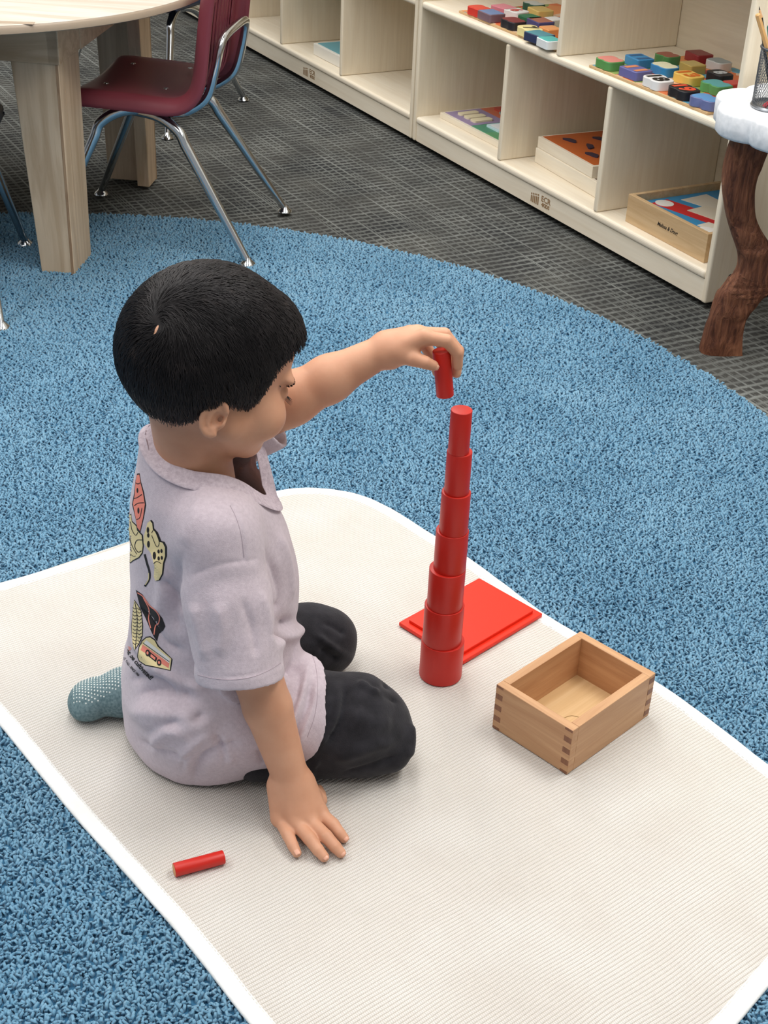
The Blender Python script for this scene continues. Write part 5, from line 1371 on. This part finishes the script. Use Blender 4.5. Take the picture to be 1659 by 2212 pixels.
# ---------------------------------------------------------------- hair
HAIR_T = .72
def d_skull(P):                      # P (n,3) in head frame: distance to the covered part of the head
    e = d_ell(P[:, 0], P[:, 1], P[:, 2], (-.1, 0, .3), (8.6, 7.1, 8.1))
    f = d_ell(P[:, 0], P[:, 1], P[:, 2], (4.2, 0, 1.0), (5.2, 5.6, 5.0))
    k = 1.0; hh = np.clip(.5 + .5 * (f - e) / k, 0, 1); m = f * (1 - hh) + e * hh - k * hh * (1 - hh)
    g = d_cone(P[:, 0], P[:, 1], P[:, 2], np.array([-1.3, 0, -4.2]), np.array([-1.2, 0, -7.6]), 3.7, 3.4)
    k = 2.0; hh = np.clip(.5 + .5 * (g - m) / k, 0, 1); return g * (1 - hh) + m * hh - k * hh * (1 - hh)
def g_skull(P):
    e = .02; G = np.stack([d_skull(P + np.eye(3)[i] * e) - d_skull(P - np.eye(3)[i] * e) for i in range(3)], 1); return G / (np.linalg.norm(G, axis=1)[:, None] + 1e-9)
HL_F = np.array([-12, -8.0, -6.0, -4.0, -2.6, -1.4, .2, 1.4, 2.4, 3.2, 4.0, 5.0, 6.2, 7.4, 8.5, 12]); HL_U = np.array([-5.2, -5.2, -5.5, -5.6, -4.2, -2.7, -2.3, -2.6, -3.0, -1.8, .4, 2.0, 2.7, 3.2, 3.5, 3.8])
def hairline(f, r): return np.interp(f, HL_F, HL_U)
def hair_cap():
    lo, hi = HC - 13.5, HC + 13.5; F = Field(lo, hi, .17)
    sl, X, Y, Z = F.sub(lo, hi); sh_ = np.broadcast_shapes(X.shape, Y.shape, Z.shape)
    P = np.stack([np.broadcast_to(X, sh_).ravel(), np.broadcast_to(Y, sh_).ravel(), np.broadcast_to(Z, sh_).ravel()], 1) - HC
    P = P @ HM.T.astype(np.float32)
    d = d_skull(P)
    f, r, u = P.T
    thick = np.interp(u - hairline(f, r), [-.5, 0, 1.2, 4, 8], [.05, .16, .42, .62, HAIR_T]) + .6 * np.clip((f - 4) / 4, 0, 1) * np.clip((u - 0) / 2, 0, 1)
    lump = .10 * np.sin(1.3 * f + 2.2 * r) * np.sin(1.7 * u + .8 * f)
    s = np.maximum(d - thick - lump, (hairline(f, r) - u) * .8)
    s = np.maximum(s, -(d + .6))
    F.d = s.reshape(F.n).astype(np.float32)
    return F.surface()
def hair_mat(cap):
    m = new_mat('hair_mass' if cap else 'black_hair', (26, 23, 24), .5, spec=.3); t = NT(m); v = t.coord((1, 1, 1))
    if cap: t.color(t.ramp(t.noise(v, 120, 3), [(.3, srgb(16, 14, 16)), (.7, srgb(30, 26, 27))]))
    else: t.color(t.ramp(t.noise(v, 45, 3), [(.3, srgb(22, 19, 21)), (.62, srgb(36, 32, 33)), (.8, srgb(58, 50, 48))]))
    t.b.inputs['Roughness'].default_value = .7 if cap else .52
    return m
M['hair_cap'] = hair_mat(True); M['hair'] = hair_mat(False)
CV, CQ = hair_cap()
me = np_mesh('hair', (CV - PERSON_LOC) * .01, CQ); me.shade_smooth()
hair = link_mesh('hair', me, 'hair_cap', person); hair['label'] = 'short straight black hair with a crown whorl'
WHORL = np.array([-6.9, 3.2, 3.4])
def strands(n):
    # roots: random on the cap
    i = rng.integers(0, len(CQ), n * 2); w = rng.dirichlet((1, 1, 1, 1), n * 2)
    R0 = np.einsum('nk,nkc->nc', w, CV[CQ[i]]); P = (R0 - HC) @ HM.T
    d = d_skull(P); ok = (d > .05) & (np.hypot((P[:, 1] - WHORL[1]) * 1.6, P[:, 2] - WHORL[2] + .3) > rng.uniform(.1, 1.0, len(P))) & (P[:, 2] > hairline(P[:, 0], P[:, 1]) - .1); P = P[ok][:n]; n = len(P)
    steps = 7; pts = [P]; L = rng.uniform(2.2, 4.2, n); wig = rng.uniform(-1, 1, n); lift = rng.uniform(.0, .22, n)
    th0 = np.interp(P[:, 2] - hairline(P[:, 0], P[:, 1]), [-.5, 0, 1.2, 4, 8], [.08, .22, .46, .66, HAIR_T + .03]) + .6 * np.clip((P[:, 0] - 4) / 4, 0, 1) * np.clip(P[:, 2] / 2, 0, 1)
    tilt = rng.normal(0, .22, n)
    for s in range(steps):
        G = g_skull(P); a = P - WHORL; dist = np.linalg.norm(a, axis=1)
        a /= dist[:, None] + 1e-6
        swirl = np.cross(G, a); k = np.exp(-(dist / 3.2) ** 2)[:, None]
        down = np.array([.12, 0, -1.0])
        side = np.clip((np.abs(P[:, 1]) - 2.5) / 3.5, 0, 1) + np.clip((-P[:, 0] - 4) / 4, 0, 1)
        front = np.clip((P[:, 0] - 5.0) / 3, 0, 1)
        D = a + swirl * (.15 + 1.1 * k) + down * (.25 + .75 * np.clip(side, 0, 1) + .8 * front)[:, None]
        D = D + np.cross(G, D) * tilt[:, None]
        D -= G * (D * G).sum(1)[:, None]; D /= np.linalg.norm(D, axis=1)[:, None] + 1e-9
        P = P + D * (L / steps)[:, None]
        dd = d_skull(P); t = (s + 1) / steps
        tgt = th0 + lift * math.sin(math.pi * min(1, t * 1.2)) + .02 - .10 * t * t
        over = np.clip(hairline(P[:, 0], P[:, 1]) - .9 + .6 * wig - P[:, 2], 0, 5)          # tips that run past the hairline stop
        P = P + G * (tgt - dd)[:, None] * .9
        P = np.where((over > 0)[:, None], pts[-1] + (P - pts[-1]) * .05, P)
        pts.append(P)
    return np.stack(pts, 1)
ST_ = strands(16500)
def strand_mesh(S, r0):
    n, m = S.shape[:2]; W = HC + S @ HM
    T = np.gradient(W, axis=1); T /= np.linalg.norm(T, axis=2)[..., None] + 1e-9
    C = W - HC; u = np.cross(T, C); u /= np.linalg.norm(u, axis=2)[..., None] + 1e-9; w = np.cross(u, T)
    taper = np.interp(np.linspace(0, 1, m), [0, .15, .7, 1], [.5, 1, .9, .12])[None, :, None] * r0[:, None, None]
    V = np.stack([W + (u * math.cos(a) + w * math.sin(a)) * taper for a in (math.radians(90), math.radians(210), math.radians(330))], 2)     # n, m, 3, 3
    q = []
    for k in range(m - 1):
        for j in range(3):
            if j == 1: continue                                                 # the face against the scalp is never seen
            j2 = (j + 1) % 3; q.append((k * 3 + j, k * 3 + j2, k * 3 + 3 + j2, k * 3 + 3 + j))
    Q = (np.array(q)[None] + (np.arange(n) * m * 3)[:, None, None]).reshape(-1, 4)
    return V.reshape(-1, 3), Q
v, q = strand_mesh(ST_, rng.uniform(.024, .046, len(ST_)))
me = np_mesh('hair_strands', (v - PERSON_LOC) * .01, q); me.shade_smooth()
hs_ = link_mesh('hair_strands', me, 'hair', hair); hs_['kind'] = 'stuff'
# eyebrows and lashes
HVv, HQq = HF.surface(); hbv = BVHTree.FromPolygons([tuple(p) for p in HVv], [tuple(int(i) for i in f) for f in HQq])
def face(r, u):
    q = hbv.ray_cast(Vector(tuple(hw((14, r, u)))), Vector(tuple(-h_f))); return (np.array(q[0]), np.array(q[1])) if q[0] is not None else (hw((8, r, u)), h_f)
for s in (-1, 1):
    eb = MB(); el_ = MB()
    for i in range(110):
        t = i / 109; p, nrm = face(s * (1.5 + 3.3 * t), -1.75 + .5 * math.sin(t * 2.6) - .35 * t + random.uniform(-.2, .2) * (1 - .6 * t)); d = h_r * s * .55 + h_u * .12 - h_f * .2
        d = d - nrm * (d @ nrm); eb.tube([p, p + d * .45 + nrm * .14, p + d * .9 + nrm * .1], [.05, .045, .012], 4)
    eb.build('eyebrow', 'hair', person, off=PERSON_LOC)
    for i in range(18):
        t = i / 17; p, nrm = face(s * (2.1 + 2.1 * t), -3.5 + .12 * math.sin(t * 3)); d = nrm * .75 + h_r * s * (.1 + .5 * t) - h_u * .35
        el_.tube([p, p + d * .4, p + d * .75 + h_u * .12], [.035, .03, .008], 4)
    el_.build('eyelashes', 'black', person, off=PERSON_LOC)
# bare scalp showing at the crown
sc = []
for i in range(7):
    for j in range(12):
        t = 2 * math.pi * j / 12; p = np.array([[WHORL[0] - .6, WHORL[1] + .26 * i / 6 * math.cos(t), WHORL[2] - .3 + .85 * i / 6 * math.sin(t)]])
        for _ in range(6): p = p - g_skull(p) * (d_skull(p) - .65 - .15 * (1 - (i / 6) ** 2))[:, None]
        sc.append(p[0])
sc = np.array(sc).reshape(7, 12, 3); sc = np.concatenate([sc, sc[:, :1]], 1)
MB().grid(HC + (sc.reshape(-1, 3) @ HM).reshape(7, 13, 3)).build('scalp_crown', 'skin', hair, smooth=True, off=PERSON_LOC)
